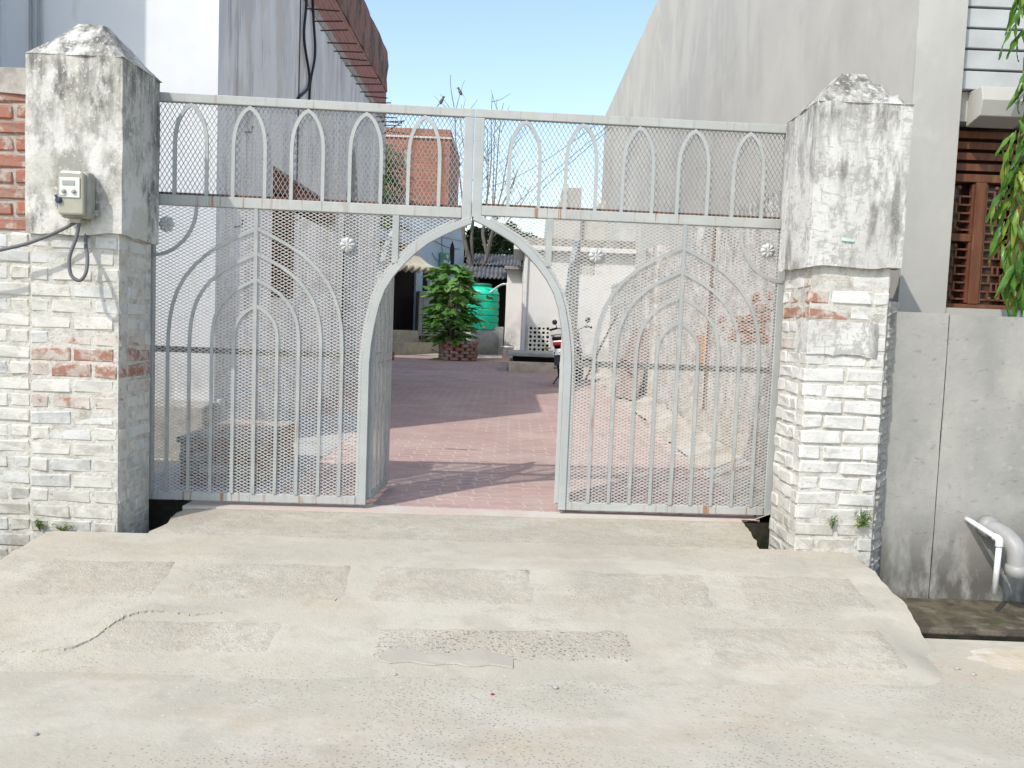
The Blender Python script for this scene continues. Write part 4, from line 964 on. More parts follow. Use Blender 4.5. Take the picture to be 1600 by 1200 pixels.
tag(MB().tube(interp([(-2.325, LY0-.075, 1.645), (-2.335, LY0-.095, 1.55), (-2.35, LY0-.13, 1.45), (-2.335, LY0-.145, 1.36), (-2.29, LY0-.145, 1.33), (-2.262, LY0-.135, 1.37), (-2.275, LY0-.09, 1.45), (-2.312, LY0-.035, 1.53), (-2.32, LY0-.012, 1.59)], 6), .0095, 10).build('meter_cable', 'cable', smooth=True), 'looped grey cable hanging below the meter box', 'cable')
# ================================================================== PALE HOUSE AT THE BACK LEFT, SHADE BLUE IN ITS WALL COLOUR (local: x along the wall, y into the house, z up)
hA = math.atan2(4.5, 2.05)
bh = empty('house', (-3.9, 22.0, 0), hA, 'pale house with scalloped cream awning and dark doorway beyond the lane', 'house')
g0 = .28
MB().box(-3, 1.5, 0, .25, g0, 4.3).build('wall', 'shade_blue', bh)
MB().box(1.5, 3.55, 0, .25, 2.55, 4.3).build('wall', 'shade_blue', bh)
MB().box(2.80, 3.16, 0, .06, .85, 2.55).build('door_pier', 'shade_blue', bh)
MB().box(3.55, 5.62, 0, .25, g0, 4.3).build('wall', 'shade_blue', bh)
MB().box(5.38, 5.62, .25, 5, g0, 4.3).build('end_wall', 'shade_blue', bh)
MB().box(-3, 5.62, 0, 5, 4.3, 4.42).build('roof_slab', 'roofgrey', bh)
MB().box(1.45, 3.6, 1.2, 1.3, g0, 2.7).build('dark_room', 'dark', bh)
MB().box(1.51, 3.54, .07, .12, .86, 2.545).build('doorway_shade', 'dark', bh)  # near-black panel; the shade inside the doorway put into its colour
MB().box(1.51, 3.54, .0, 1.2, .60, .85).build('door_floor', 'dark', bh)
MB().box(.9, 5.1, -.55, -.001, g0-.1, .86).build('upper_step', 'sand', bh, bevel=.02)
MB().box(.7, 5.3, -.95, -.551, g0-.1, .55).build('lower_step', 'sand', bh, bevel=.02)
# arched niche window
nw = MB().prism([(4.72, 2.85), (4.98, 2.85), (4.98, 3.30), (4.95, 3.42), (4.85, 3.55), (4.75, 3.42), (4.72, 3.30)], 'y', -.012, .1); nw.build('arched_window', 'dark', bh)
MB().box(-3, 5.62, -.03, -.001, 3.62, 3.72).build('string_course', 'shade_blue', bh)
# awning: scalloped shell of cloth
vs = []; fs = []; na, nb_ = 36, 8
for j in range(nb_+1):
    t = j/nb_
    for i in range(na+1):
        s = i/na; sc_ = abs(sin(s*pi*6)); r_ = t*(1+.14*sc_*t**4)
        vs.append((.35+1.95*s, -.02-.95*r_, 2.97+.06*s-.60*t**1.5+.14*sc_*t**5))
n_ = na+1
for j in range(nb_):
    for i in range(na): fs.append((j*n_+i, j*n_+i+1, (j+1)*n_+i+1, (j+1)*n_+i))
aw = MB().add(vs, fs).build('awning', 'tarp', bh, smooth=True); sm = aw.modifiers.new('s', 'SOLIDIFY'); sm.thickness = .05
MB().box(.9, 2.4, -.30, -.01, 3.10, 3.18).build('tile_hood', 'brick_far_x', bh)
MB().box(4.02, 4.50, -.16, -.002, 2.72, 3.16).build('service_box', 'greenbox', bh, bevel=.05)
MB().box(4.06, 4.46, -.175, -.162, 2.74, 2.93).build('box_label', 'boxlabel', bh)
MB().box(4.20, 4.34, -.17, -.161, 3.0, 3.10).build('box_plate', 'meter_face', bh)
for k, (x0, z0, x1, z1) in enumerate(((3.7, 3.45, 5.3, 3.35), (4.1, 3.9, 4.2, 3.15), (3.6, 3.1, 4.0, 2.9))):
    MB().tube(interp([(x0, -.03, z0), ((x0+x1)/2, -.03, (z0+z1)/2-.06), (x1, -.03, z1)], 5), .008, 5).build('wall_wire', 'cableblack', bh)
# air cooler on the step
ac = empty('air_cooler', (-2.22, 24.1, .62), hA-radians(52), 'grey metal air cooler standing on the steps behind the plant', 'air cooler')
MB().box(-.42, .42, -.35, .35, .10, 1.32).build('cabinet', 'cooler', ac, bevel=.02)
MB().box(-.30, .30, -.365, -.351, .16, .62).build('grille_backing', 'dark', ac)
for k in range(6): MB().box(-.29, .29, -.385, -.366, .18+.072*k, .22+.072*k).build('louvre', 'cooler', ac)
MB().box(-.30, .30, -.372, -.352, .72, 1.22).build('front_panel', 'cooler', ac, bevel=.01)
for x in (-.36, .36):
    for y in (-.3, .3): MB().box(x-.025, x+.025, y-.025, y+.025, 0, .10).build('leg', 'rebar', ac)
tag(MB().tube(interp([(-2.35, 23.75, .75), (-2.25, 23.6, .45), (-2.05, 23.5, .33), (-1.9, 23.3, .30)], 6), .012, 6).build('cooler_cord', 'cableblack', smooth=True), 'thin black cord trailing down the steps from the air cooler', 'cord')

# ================================================================== BRICK PLANTER AND LEAFY PLANT
pcx, pcy = -1.25, 20.6; pz = gz(pcy)
pn = empty('brick_planter', (pcx, pcy, pz), 0, 'ring planter of stacked loose bricks around the leafy plant', 'planter')
rr = random.Random(4)
for k in range(6):
    nbk = 11
    for i in range(nbk):
        a = 2*pi*(i+(.5 if k % 2 else 0))/nbk; r_ = .41+rr.uniform(-.012, .012)
        inst('brick', rr.choice(BR_FULL), pn, (r_*cos(a), r_*sin(a), .04+k*.076), (0, 0, a+pi/2+rr.uniform(-.06, .06)), (.84, .95, .98), rr.choice(('redbrick2', 'redbrick2', 'redbrick', 'board')))
MB().lathe([(.30, 0), (.34, .3), (.30, .36), (.05, .40)], (0, 0, 0), 16).build('soil', 'dirt', pn)
def big_leaf(seed, lobes=True):
    rr = random.Random(seed); o = [(0, 0), (.10, .10), (.30, .16), (.22, .30), (.46, .42), (.30, .52), (.34, .72), (.16, .72), (0, 1.0)]
    if not lobes: o = [(0, 0), (.16, .08), (.26, .25), (.30, .45), (.25, .65), (.15, .84), (0, 1.0)]
    vs = []; n = len(o)
    for x, y in o: vs.append((x*.9, y, -.10*abs(x)*3-.25*y*y+.06*rr.uniform(-1, 1)*x*3))
    for x, y in o[1:-1]: vs.append((-x*.9, y, -.10*abs(x)*3-.25*y*y+.06*rr.uniform(-1, 1)*x*3))
    mid = [(0, y, -.25*y*y+.03) for x, y in o[1:-1]]; o2 = len(vs); vs += mid
    fs = []
    m = n-2
    idxR = list(range(1, n-1)); idxL = list(range(n, n+m)); idxM = list(range(o2, o2+m))
    fs += [(0, idxR[0], idxM[0]), (0, idxM[0], idxL[0])]
    for i in range(m-1):
        fs += [(idxM[i], idxR[i], idxR[i+1], idxM[i+1]), (idxM[i], idxM[i+1], idxL[i+1], idxL[i])]
    fs += [(idxM[-1], idxR[-1], n-1), (idxM[-1], n-1, idxL[-1])]
    return MB().add(vs, fs)
LEAFS = []
for s_ in range(4):
    me = big_leaf(s_, s_ < 3).mesh('leaf'); me.materials.append(MT['leaf']); LEAFS.append(me)
lp = empty('leafy_plant', (pcx-.17, pcy, pz+.3), 0, 'bushy green plant with big lobed leaves growing in the brick planter', 'plant')
rr = random.Random(19); stems = MB()
tips = []
for k in range(11):
    a = rr.uniform(0, 2*pi); h = rr.uniform(.9, 1.85); r_ = rr.uniform(.06, .36)*(1.15 if h < 1.5 else .7)
    pth = interp([(.05*cos(a), .05*sin(a), 0), (r_*.5*cos(a), r_*.5*sin(a), h*.5), (r_*cos(a), r_*sin(a), h)], 5); stems.tube(pth, [.022*(1-.6*i/len(pth)) for i in range(len(pth))], 6); tips.append(pth)
stems.build('stem', 'twig', lp, smooth=True)
cnt = 0
while cnt < 285:
    z = rr.uniform(.12, 1.98); w = .64*(1-.55*max(0, (z-1.4)/.6))*(.62+.38*min(1, z/.8)); a = rr.uniform(0, 2*pi); q = sqrt(rr.uniform(.05, 1))
    x, y = w*q*cos(a)-.06+.04*sin(z*3), w*q*sin(a)
    sc_ = rr.uniform(.26, .44)
    inst('leaf', rr.choice(LEAFS), lp, (x*.75, y*.75, z), (rr.uniform(-.5, .35), rr.uniform(-.4, .4), a-pi/2+rr.uniform(-.6, .6)), (sc_, sc_, sc_), 'leaf_pale' if rr.random() < (.42 if z > 1.3 else .18) else 'leaf'); cnt += 1
# side shoot in front of the tank
for k in range(8):
    z = .55+.10*k; sc_ = rr.uniform(.16, .26)
    inst('leaf', rr.choice(LEAFS), lp, (.66+.16*sin(k*2.1), -.2, z), (rr.uniform(-.3, .3), rr.uniform(-.3, .3), rr.uniform(-2.4, -.4)), (sc_, sc_, sc_), 'leaf')
blob_sheet('dry_grass_mat', pcx-.45, pcy-.3, .22, .16, pz, .05, 'weed', 9)['kind'] = 'stuff'

# ================================================================== WATER TANK
tx, ty = -.88, 24.4; tz = gz(ty)
tp = empty('tank_plinth', (tx+.06, ty, tz), 0, 'round grey cement plinth under the green water tank', 'plinth')
MB().lathe([(.56, -.05), (.56, .40), (.53, .62), (.50, .63)], (0, 0, 0), 28).build('drum', 'plinth', tp, smooth=True)
MB().box(.28, .60, -.3, .3, -.05, .74).build('side_block', 'plinth', tp, bevel=.02)
tk = empty('water_tank', (tx, ty, tz+.63), 0, 'green plastic water tank with ribbed sides on grey plinth', 'water tank')
prof = [(.44, 0), (.50, .02)]
for k in range(5):
    z = .05+.19*k; prof += [(.505, z), (.505, z+.135), (.485, z+.15), (.485, z+.175), (.505, z+.19)]
prof += [(.50, 1.02), (.46, 1.10), (.34, 1.17), (.26, 1.20), (.26, 1.22)]
MB().lathe(prof, (0, 0, 0), 36).build('body', 'tank', tk, smooth=False)
MB().lathe([(.27, 1.215), (.28, 1.23), (.28, 1.275), (.22, 1.30), (.05, 1.31)], (0, 0, 0), 28).build('lid', 'tank_lid', tk, smooth=True)
for a in (-2.2, -1.2, -.3): MB().box(-.05, .05, -.03, .03, 1.10, 1.17).build('lug', 'tank', tk, loc=(.42*cos(a), .42*sin(a), 0))
MB().tube([(.12, -.42, .08), (.12, -.56, .08)], .03, 10).build('outlet', 'pvc_white', tk, smooth=True)
tag(MB().tube(interp([(-.62, 24.0, 1.98), (-.45, 23.9, 2.12), (-.3, 23.7, 2.20), (-.20, 23.5, 2.20), (-.16, 22.6, 2.17), (-.15, 22.35, 2.1), (-.15, 22.3, 1.4), (-.15, 22.28, .35)], 5), .028, 10).build('tank_pipe', 'pvc_white', smooth=True), 'white water pipe from the green tank down beside the outbuilding', 'pipe')

# ================================================================== WHITE OUTBUILDING ON THE RIGHT
ob = empty('outbuilding', (.9, 19.3, 0), 0, 'low white outbuilding with stained walls behind the motorcycle', 'outbuilding')
off = -Vector(ob.location)
def oc(mb, name, mat, **k): return pchild(mb, name, mat, ob, **k)
oc(MB().box(.22, 1.28, 19.3, 19.5, .1, 2.78), 'front_wall', 'white_house'); oc(MB().box(1.78, 2.66, 19.3, 19.5, .1, 2.78), 'front_wall', 'white_house')
oc(MB().box(1.28, 1.78, 19.3, 19.5, .1, 2.28), 'front_wall', 'white_house'); oc(MB().box(1.28, 1.78, 19.3, 19.5, 2.68, 2.78), 'front_wall', 'white_house')
oc(MB().box(.22, .42, 19.5, 22.4, .1, 2.70), 'side_wall', 'white_house')
oc(MB().box(-.16, .22, 22.2, 22.4, .2, 2.52), 'rear_wall', 'white_house')
oc(MB().box(-.02, 2.66, 19.12, 22.5, 2.78, 2.88), 'roof_slab', 'white_house', bevel=.01)
oc(MB().box(.10, 2.66, 19.22, 19.45, 2.885, 3.06), 'roof_edge', 'roofgrey')
oc(MB().box(-.24, .219, 21.95, 22.5, 2.52, 2.60), 'rear_roof_slab', 'roofgrey')
oc(MB().box(.235, .30, 19.24, 19.30, .1, 2.75), 'corner_pipe', 'pvc_white')
jn = MB()
for i in range(7):
    for k in range(5):
        x0 = 1.29+.07*i; z0 = 2.285+.078*k
        jn.box(x0, x0+.07, 19.33, 19.40, z0, z0+.022); jn.box(x0, x0+.022, 19.33, 19.40, z0+.022, z0+.078)
        jn.beam((x0+.022, 19.365, z0+.022), (x0+.07, 19.365, z0+.078), .07, .014, up=(1, 0, 0))
oc(jn, 'jali_window', 'jali')
# raised ledge in front
lg = empty('stone_ledge', (.5, 17.6, gz(17.6)), 0, 'low concrete ledge with dark gap under its top slab', 'ledge')
off = -Vector(lg.location)
z0 = gz(17.6)
pchild(MB().box(-.03, 1.75, 17.62, 19.23, z0-.05, z0+.20), 'lower_step', 'sand', lg, bevel=.015)
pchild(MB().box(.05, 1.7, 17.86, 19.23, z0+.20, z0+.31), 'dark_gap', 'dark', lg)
pchild(MB().box(-.06, 1.75, 17.66, 19.23, z0+.31, z0+.385), 'top_slab', 'plinth', lg, bevel=.012)
pchild(MB().box(-.24, -.06, 17.66, 18.6, z0-.05, z0+.07), 'side_kerb', 'plinth', lg, bevel=.012)
# ornamental jali screen leaning on the wall
js = empty('jali_block', (.60, 18.75, z0+.385), 0, 'cream concrete screen block with flower shaped holes, standing on the ledge', 'screen block')
js.rotation_euler = (radians(-9), 0, 0)
def jali_panel():
    mb = MB(); n, m, c = 5, 6, .092
    bm = bmesh.new()
    import itertools
    for i in range(n):
        for k in range(m):
            x0, z0_ = -n*c/2+i*c, k*c
            rad = .039 if (i+k) % 2 else .026; N = 8 if (i+k) % 2 else 4
            outer = [(x0+c*.5+c*.5*max(-1, min(1, 1.42*cos(a))), z0_+c*.5+c*.5*max(-1, min(1, 1.42*sin(a)))) for a in [2*pi*q/8+pi/8 for q in range(8)]]
            outer = [(x0, z0_), (x0+c/2, z0_), (x0+c, z0_), (x0+c, z0_+c/2), (x0+c, z0_+c), (x0+c/2, z0_+c), (x0, z0_+c), (x0, z0_+c/2)]
            inner = [(x0+c/2+rad*cos(-3*pi/4+q*pi/4)*(1 if q % 2 == 0 or N == 4 else .8), z0_+c/2+rad*sin(-3*pi/4+q*pi/4)*(1 if q % 2 == 0 or N == 4 else .8)) for q in range(8)]
            vs = [(x, 0, z) for x, z in outer]+[(x, 0, z) for x, z in inner]+[(x, .06, z) for x, z in inner]+[(x, .06, z) for x, z in outer]
            fs = []
            for q in range(8):
                r_ = (q+1) % 8
                fs += [(q, r_, 8+r_, 8+q), (8+q, 8+r_, 16+r_, 16+q), (16+q, 16+r_, 24+r_, 24+q)]
            mb.add(vs, fs)
    mb.box(-n*c/2-.012, -n*c/2, 0, .06, 0, m*c); mb.box(n*c/2, n*c/2+.012, 0, .06, 0, m*c); mb.box(-n*c/2-.012, n*c/2+.012, 0, .06, m*c, m*c+.012)
    bm.free(); return mb
jali_panel().build('screen', 'jali', js)
MB().box(-.24, .24, .09, .10, .02, .54).build('dark_backing', 'dark', js)
bk = empty('bucket', (-.08, 20.9, gz(20.9)), 0, 'white plastic bucket beside the stone ledge', 'bucket')
MB().lathe([(.115, 0), (.15, .33), (.16, .335), (.16, .36), (.145, .36), (.11, .03), (.02, .03)], (0, 0, 0), 20).build('body', 'bucket', bk, smooth=True)
MB().tube([(.15*cos(t), -.02, .34+.05*sin(t)) for t in [pi*k/10 for k in range(11)]], .006, 6).build('handle', 'rebar', bk)
for k, (x, y, z, a) in enumerate(((.13, 20.4, .05, .3), (.16, 20.38, .125, -.2), (.10, 20.42, .20, .1))):
    o = inst('loose_brick', BR_FULL[k], None, (x, y, gz(y)+z), (0, 0, a), (1, 1, 1), 'redbrick2'); tag(o, ('bottom', 'middle', 'top')[k]+' brick of the small stack beside the white bucket', 'brick', 'loose bricks by the bucket')

# ================================================================== CORRUGATED SHED
sh = empty('shed', (-.6, 26, .3), 0, 'small dark shed with corrugated sheet roof behind the water tank', 'shed')
off = -Vector(sh.location)
pchild(MB().box(-1.4, .5, 26.6, 26.8, .3, 2.5), 'wall', 'dark', sh); pchild(MB().box(-1.4, -1.3, 25.5, 26.6, .3, 2.4), 'side_wall', 'board', sh)
def corr(x0, x1, ya, za, yb, zb):
    n = 64; vs = []; fs = []
    for i in range(n+1):
        x = x0+(x1-x0)*i/n; h = .03*sin(i*pi/2.0)
        vs += [(x, ya, za+h), (x, yb, zb+h)]
    for i in range(n): fs.append((2*i, 2*i+2, 2*i+3, 2*i+1))
    return MB().add(vs, fs)
for a in ((-1.5, .45, 25.0, 2.42, 26.0, 2.85), (-1.4, .2, 25.8, 2.85, 26.8, 3.22), (-.6, .6, 24.2, 2.95, 25.1, 3.02)):
    o = pchild(corr(*a), 'roof_sheet', 'corrugated', sh); s_ = o.modifiers.new('s', 'SOLIDIFY'); s_.thickness = .012
pchild(MB().box(.30, .36, 24.2, 24.26, .3, 2.93), 'post', 'board', sh); pchild(MB().box(-1.45, -1.39, 25.02, 25.08, .3, 2.40), 'post', 'board', sh)

# ================================================================== BRICK HOUSE FAR BACK
kb = empty('brick_house', (-3.5, 30, 0), 0, 'bare red brick upper storey with white lattice window, behind the lane houses', 'house')
off = -Vector(kb.location)
pchild(MB().box(-9, -3.92, 30, 30.3, 0, 7.3), 'front_wall', 'brick_far_x', kb); pchild(MB().box(-3.64, -2.33, 30, 30.3, 0, 7.3), 'front_wall', 'brick_far_x', kb)
pchild(MB().box(-3.92, -3.64, 30, 30.3, 0, 6.30), 'front_wall', 'brick_far_x', kb); pchild(MB().box(-3.92, -3.64, 30, 30.3, 6.95, 7.3), 'front_wall', 'brick_far_x', kb)
pchild(MB().box(-2.55, -2.33, 30.3, 35, 0, 7.3), 'side_wall', 'brick_far_y', kb)
pchild(MB().box(-9, -2.27, 29.94, 35.05, 7.3, 7.36), 'coping', 'jali', kb); pchild(MB().box(-9, -2.32, 29.98, 35.0, 7.36, 7.62), 'parapet', 'brick_far_x', kb)
lt = MB()
for i in range(7):
    lt.beam((-3.92+.047*i, 30.05, 6.30), (-3.92+.047*i, 30.05, 6.95), .022, .022)
for k in range(12): lt.beam((-3.92, 30.05, 6.33+.054*k), (-3.64, 30.05, 6.33+.054*k), .022, .022)
pchild(lt, 'lattice_window', 'jali', kb); pchild(MB().box(-3.92, -3.64, 30.2, 30.25, 6.3, 6.95), 'window_shade', 'dark', kb)
# grey block on a roof, right of the sky gap
rbk = empty('rooftop_block', (1.6, 26, 0), 0, 'small grey cement stair block rising behind the right gate half', 'building')
off = -Vector(rbk.location)
pchild(MB().box(1.36, 1.92, 26, 27.2, .3, 5.22), 'tower', 'building', rbk)
pchild(MB().prism([(.9, .3), (1.36, .3), (1.36, 5.0), (1.0, 4.3), (.9, 4.28)], 'y', 26.1, 27.2), 'sloped_wall', 'building', rbk)
pchild(MB().prism([(1.92, .3), (2.66, .3), (2.66, 5.0), (2.3, 4.66), (1.92, 4.45)], 'y', 26.2, 27.2), 'sloped_wall', 'building', rbk)

# ================================================================== TREES
def branch_tree(root, base, specs, mat):
    mb = MB()
    for pts, r0, r1 in specs:
        p = interp(pts, 6); n = len(p)
        for i in range(1, n-1): p[i] = p[i]+Vector((mnoise.noise(p[i]*1.3), mnoise.noise(p[i]*1.3+Vector((5, 0, 0))), 0))*.05
        mb.tube(p, [r0+(r1-r0)*i/(n-1) for i in range(n)], 7)
    return mb
bt = empty('bare_tree', (-1.15, 25.9, .3), 0, 'leafless pollarded tree with long thin upright shoots behind the plant', 'tree')
off = -Vector(bt.location)
T = Vector((-1.15, 25.9, 0))
trunk = [([(-1.05, 25.9, .2), (-1.10, 25.9, 1.4), (-1.15, 25.9, 2.5)], .14, .11), ([(-1.15, 25.9, 2.4), (-1.35, 25.85, 3.0), (-1.48, 25.8, 3.6), (-1.55, 25.8, 4.1)], .08, .05),
         ([(-1.15, 25.9, 2.4), (-1.28, 25.95, 3.2), (-1.26, 26, 4.2)], .06, .045), ([(-1.12, 25.9, 2.4), (-.85, 25.9, 3.0), (-.72, 25.85, 3.6), (-.62, 25.8, 4.0)], .08, .05),
         ([(-.80, 25.9, 3.1), (-.95, 25.9, 3.7), (-.92, 25.9, 4.1)], .06, .05)]
pchild(branch_tree(bt, T, trunk, 'bark'), 'trunk', 'bark', bt, smooth=True)
rr = random.Random(12); br = []
mainsh = [((-1.5, 25.8, 4.0), (-2.02, 25.3, 8.15)), ((-1.45, 25.8, 3.9), (-1.75, 25.5, 7.2)), ((-1.26, 26, 4.1), (-1.5, 25.7, 6.9)), ((-1.26, 26, 4.2), (-1.15, 26.2, 6.6)), ((-.92, 25.9, 4.0), (-.82, 25.6, 7.75)), ((-.62, 25.8, 3.95), (-.48, 25.4, 7.45)),
          ((-.62, 25.8, 3.95), (-.22, 25.9, 6.6)), ((-.7, 25.85, 3.7), (.15, 26.2, 6.0)), ((-.72, 25.85, 3.6), (.42, 25.9, 5.2)), ((-.9, 25.9, 4.0), (-.95, 26.3, 6.9)), ((-1.55, 25.8, 4.0), (-2.3, 26, 6.2)), ((-.65, 25.8, 4.0), (-.70, 25.9, 7.1))]
tipsl = []
for a, b in mainsh:
    a = Vector(a); b = Vector(b); m = (a+b)/2+Vector((rr.uniform(-.15, .15), rr.uniform(-.1, .1), 0)); br.append(([a, m, b], .028, .007))
    for k in range(5):
        t = rr.uniform(.35, .95); p = a.lerp(b, t); q = p+Vector((rr.uniform(-.55, .55), rr.uniform(-.3, .3), rr.uniform(.25, .8))); br.append(([p, p.lerp(q, .5)+Vector((0, 0, -.05)), q], .011, .004))
# two twigs for the birds
B1, B2 = Vector((-2.25, 25.3, 7.33)), Vector((-1.73, 25.3, 7.60))
br.append(([(-1.93, 25.4, 7.18), (-2.12, 25.35, 7.24), B1, (-2.48, 25.3, 7.55)], .012, .004))
br.append(([(-1.92, 25.4, 7.0), (-1.82, 25.35, 7.35), B2, (-1.60, 25.25, 8.0)], .013, .004))
br.append(([(-1.90, 25.4, 6.9), (-1.68, 25.35, 7.2), (-1.58, 25.3, 7.5)], .010, .004))
pchild(branch_tree(bt, T, br, 'twig'), 'branch', 'twig', bt)
def bird(loc, face, label):
    b = empty('bird', loc, face, label, 'bird', 'birds on the bare branches')
    MB().lathe([(.004, -.105), (.022, -.10), (.040, -.06), (.048, -.01), (.044, .035), (.030, .065), (.028, .08), (.034, .10), (.034, .125), (.022, .148), (.004, .155)], (0, 0, 0), 14).build('body', 'bird', b, smooth=True)
    b.children[0].rotation_euler = (radians(28), 0, 0); b.children[0].location = (0, 0, .085)
    MB().add([(-.018, .05, .02), (.018, .05, .02), (.026, .15, -.075), (-.026, .15, -.075), (0, .10, -.01)], [(0, 1, 4), (1, 2, 4), (2, 3, 4), (3, 0, 4), (3, 2, 1, 0)]).build('tail', 'bird', b)
    MB().add([(-.009, -.10, .185), (.009, -.10, .185), (0, -.10, .198), (0, -.145, .183)], [(0, 1, 3), (1, 2, 3), (2, 0, 3), (0, 2, 1)]).build('beak', 'rebar', b)
    for x in (-.014, .014): MB().tube([(x, 0, .04), (x, 0, 0)], .004, 5).build('leg', 'rebar', b)
    for s_ in (-1, 1): MB().add([(s_*.038, -.02, .11), (s_*.046, .03, .085), (s_*.026, .105, .0), (s_*.030, .06, .04), (s_*.02, .0, .13)], [(0, 1, 3), (1, 2, 3), (0, 3, 4)]).build('wing', 'bird', b)
bird(B1, radians(70), 'small dark bird on the left twig of the bare tree, lower of two'); bird(B2, radians(-100), 'small dark bird on the right twig of the bare tree, higher of two')

def crown_mesh(centres, n, size, seed, droop=.3):
    rr = random.Random(seed); vs = []; fs = []
    tot = sum(c[3] for c in centres)
    for c in centres:
        m = int(n*c[3]/tot)
        for _ in range(m):
            u = Vector((rr.gauss(0, 1), rr.gauss(0, 1), rr.gauss(0, 1))).normalized(); r_ = c[3]*(.45+.6*rr.random()**.6)
            p = Vector(c[:3])+Vector((u.x*r_, u.y*r_, u.z*r_*.8)); p += Vector((mnoise.noise(p*1.5), mnoise.noise(p*1.5+Vector((7, 0, 0))), mnoise.noise(p*1.5+Vector((0, 7, 0)))))*.25
            s = size*rr.uniform(.6, 1.3); d = Vector((rr.gauss(0, 1), rr.gauss(0, 1), rr.gauss(0, .7)-droop)).normalized(); e = d.cross(Vector((rr.gauss(0, 1), rr.gauss(0, 1), rr.gauss(0, 1)))).normalized()
            o = len(vs); vs += [p-d*s, p+e*s*.42, p+d*s, p-e*s*.42]; fs.append((o, o+1, o+2, o+3))
    return MB().add(vs, fs)
ft = empty('tree', (.3, 34, .4), 0, 'dense dark green tree behind the shed and bare tree', 'tree')
off = -Vector(ft.location)
cs = [(-1.2, 33.5, 3.2, .9), (-.3, 33.8, 3.6, 1.0), (.5, 34, 3.3, .9), (-.7, 34.2, 2.4, 1.0), (.6, 34, 2.5, 1.0), (-.1, 33.6, 4.15, .6), (1.2, 34.3, 3.0, .8), (-1.4, 34, 2.6, .8), (.25, 34, 4.3, .5), (-1.75, 33.6, 3.7, .7), (-1.1, 33.8, 4.2, .75), (-1.7, 33.8, 2.7, .8), (-.4, 34, 4.6, .55), (-1.55, 34, 4.4, .45), (0.1, 33.7, 2.9, .9)]
pchild(crown_mesh(cs, 15000, .10, 3), 'crown', 'treeleaf', ft)
pchild(MB().tube(interp([(.3, 34, .3), (.2, 34, 1.4), (.1, 34, 2.6), (-.1, 34, 3.5)], 4), [.22]*5+[.16]*4+[.08]*4, 8), 'trunk', 'bark', ft, smooth=True)
# feathery tree behind the left house
nt_ = empty('tree', (-3.3, 21, .3), 0, 'feathery light green tree peeping out behind the left house', 'tree')
off = -Vector(nt_.location)
pchild(MB().tube(interp([(-3.5, 21, .2), (-3.45, 21, 2.2), (-3.4, 21, 4.0), (-3.35, 21, 5.2)], 4), [.10]*5+[.07]*4+[.03]*4, 8), 'trunk', 'bark', nt_, smooth=True)
rr = random.Random(6); nm = MB(); tw = MB()
for k in range(90):
    z = 3.3+2.0*rr.random(); a = rr.uniform(-1.2, 1.2); L = rr.uniform(.45, .95); p = Vector((-3.38, 21, z)); dirv = Vector((cos(a), sin(a)*.8, .25)).normalized(); pts = [p+dirv*L*t+Vector((0, 0, -.28*t*t)) for t in [i/9 for i in range(10)]]
    tw.tube(pts, .006, 4)
    for i in range(2, 10):
        dd = (pts[i]-pts[i-1]).normalized(); sd = dd.cross(Vector((0, 0, 1))).normalized()
        for s_ in (-1, 1):
            b_ = pts[i]; t_ = b_+sd*s_*.13+dd*.06+Vector((0, 0, -.06)); w_ = dd*.024
            nm.add([b_, (b_+t_)/2+w_, t_, (b_+t_)/2-w_], [(0, 1, 2, 3)])
pchild(nm, 'crown', 'neem', nt_); pchild(tw, 'twig', 'twig', nt_)

# drooping mast tree at the right edge
at_ = empty('mast_tree', (3.36, 5.5, -.2), 0, 'drooping long leaved mast tree in front of the carved window, right edge', 'tree')
off = -Vector(at_.location)
pchild(MB().tube([(3.37, 5.5, -.3), (3.36, 5.5, 2), (3.35, 5.5, 4.6)], [.05, .04, .02], 8), 'trunk', 'bark', at_, smooth=True)
def lance(seed):
    rr = random.Random(seed); vs = []; fs = []; n = 9; ph = rr.uniform(0, 6)
    for i in range(n+1):
        t = i/n; w = .095*sin(pi*min(1, t*.93+.05))**.7*(1-.25*t); wav = .035*sin(t*13+ph)
        vs += [(-w, t, -.35*t*t+wav), (0, t, -.35*t*t+.035), (w, t, -.35*t*t-wav)]
    for i in range(n):
        for k in range(2): fs.append((i*3+k, i*3+k+1, i*3+4+k, i*3+3+k))
    me = MB().add(vs, fs).mesh('leaf', True); me.materials.append(MT['ashoka']); return me
LAN = [lance(i) for i in range(5)]
rr = random.Random(23); twg = MB()
for b_ in range(16):
    z = 1.7+1.9*(b_+rr.random())/16; x = rr.uniform(3.02, 3.16)
    twg.tube(interp([(3.36, 5.5, z), ((x+3.36)/2, 5.45, z+.02), (x, 5.42, z-.16)], 4), .004, 4)
for k in range(292):
    z = 1.50+1.95*k/292; lim = 3.075+.03*sin(z*5)+(.02 if z > 2.6 else 0); x = lim+.22*rr.random()**1.2; y = rr.uniform(5.32, 5.58)
    sc_ = rr.uniform(.15, .24); mat = 'ashoka_y' if rr.random() < .32 else ('ashoka_dry' if rr.random() < .015 else 'ashoka')
    inst('leaf', rr.choice(LAN), at_, Vector((x, y, z))+off, (rr.uniform(-1.5, -.95), rr.uniform(-.6, .6), pi/2+rr.uniform(-1.5, 1.3)), (sc_, sc_, sc_), mat)
pchild(twg, 'twig', 'twig', at_)

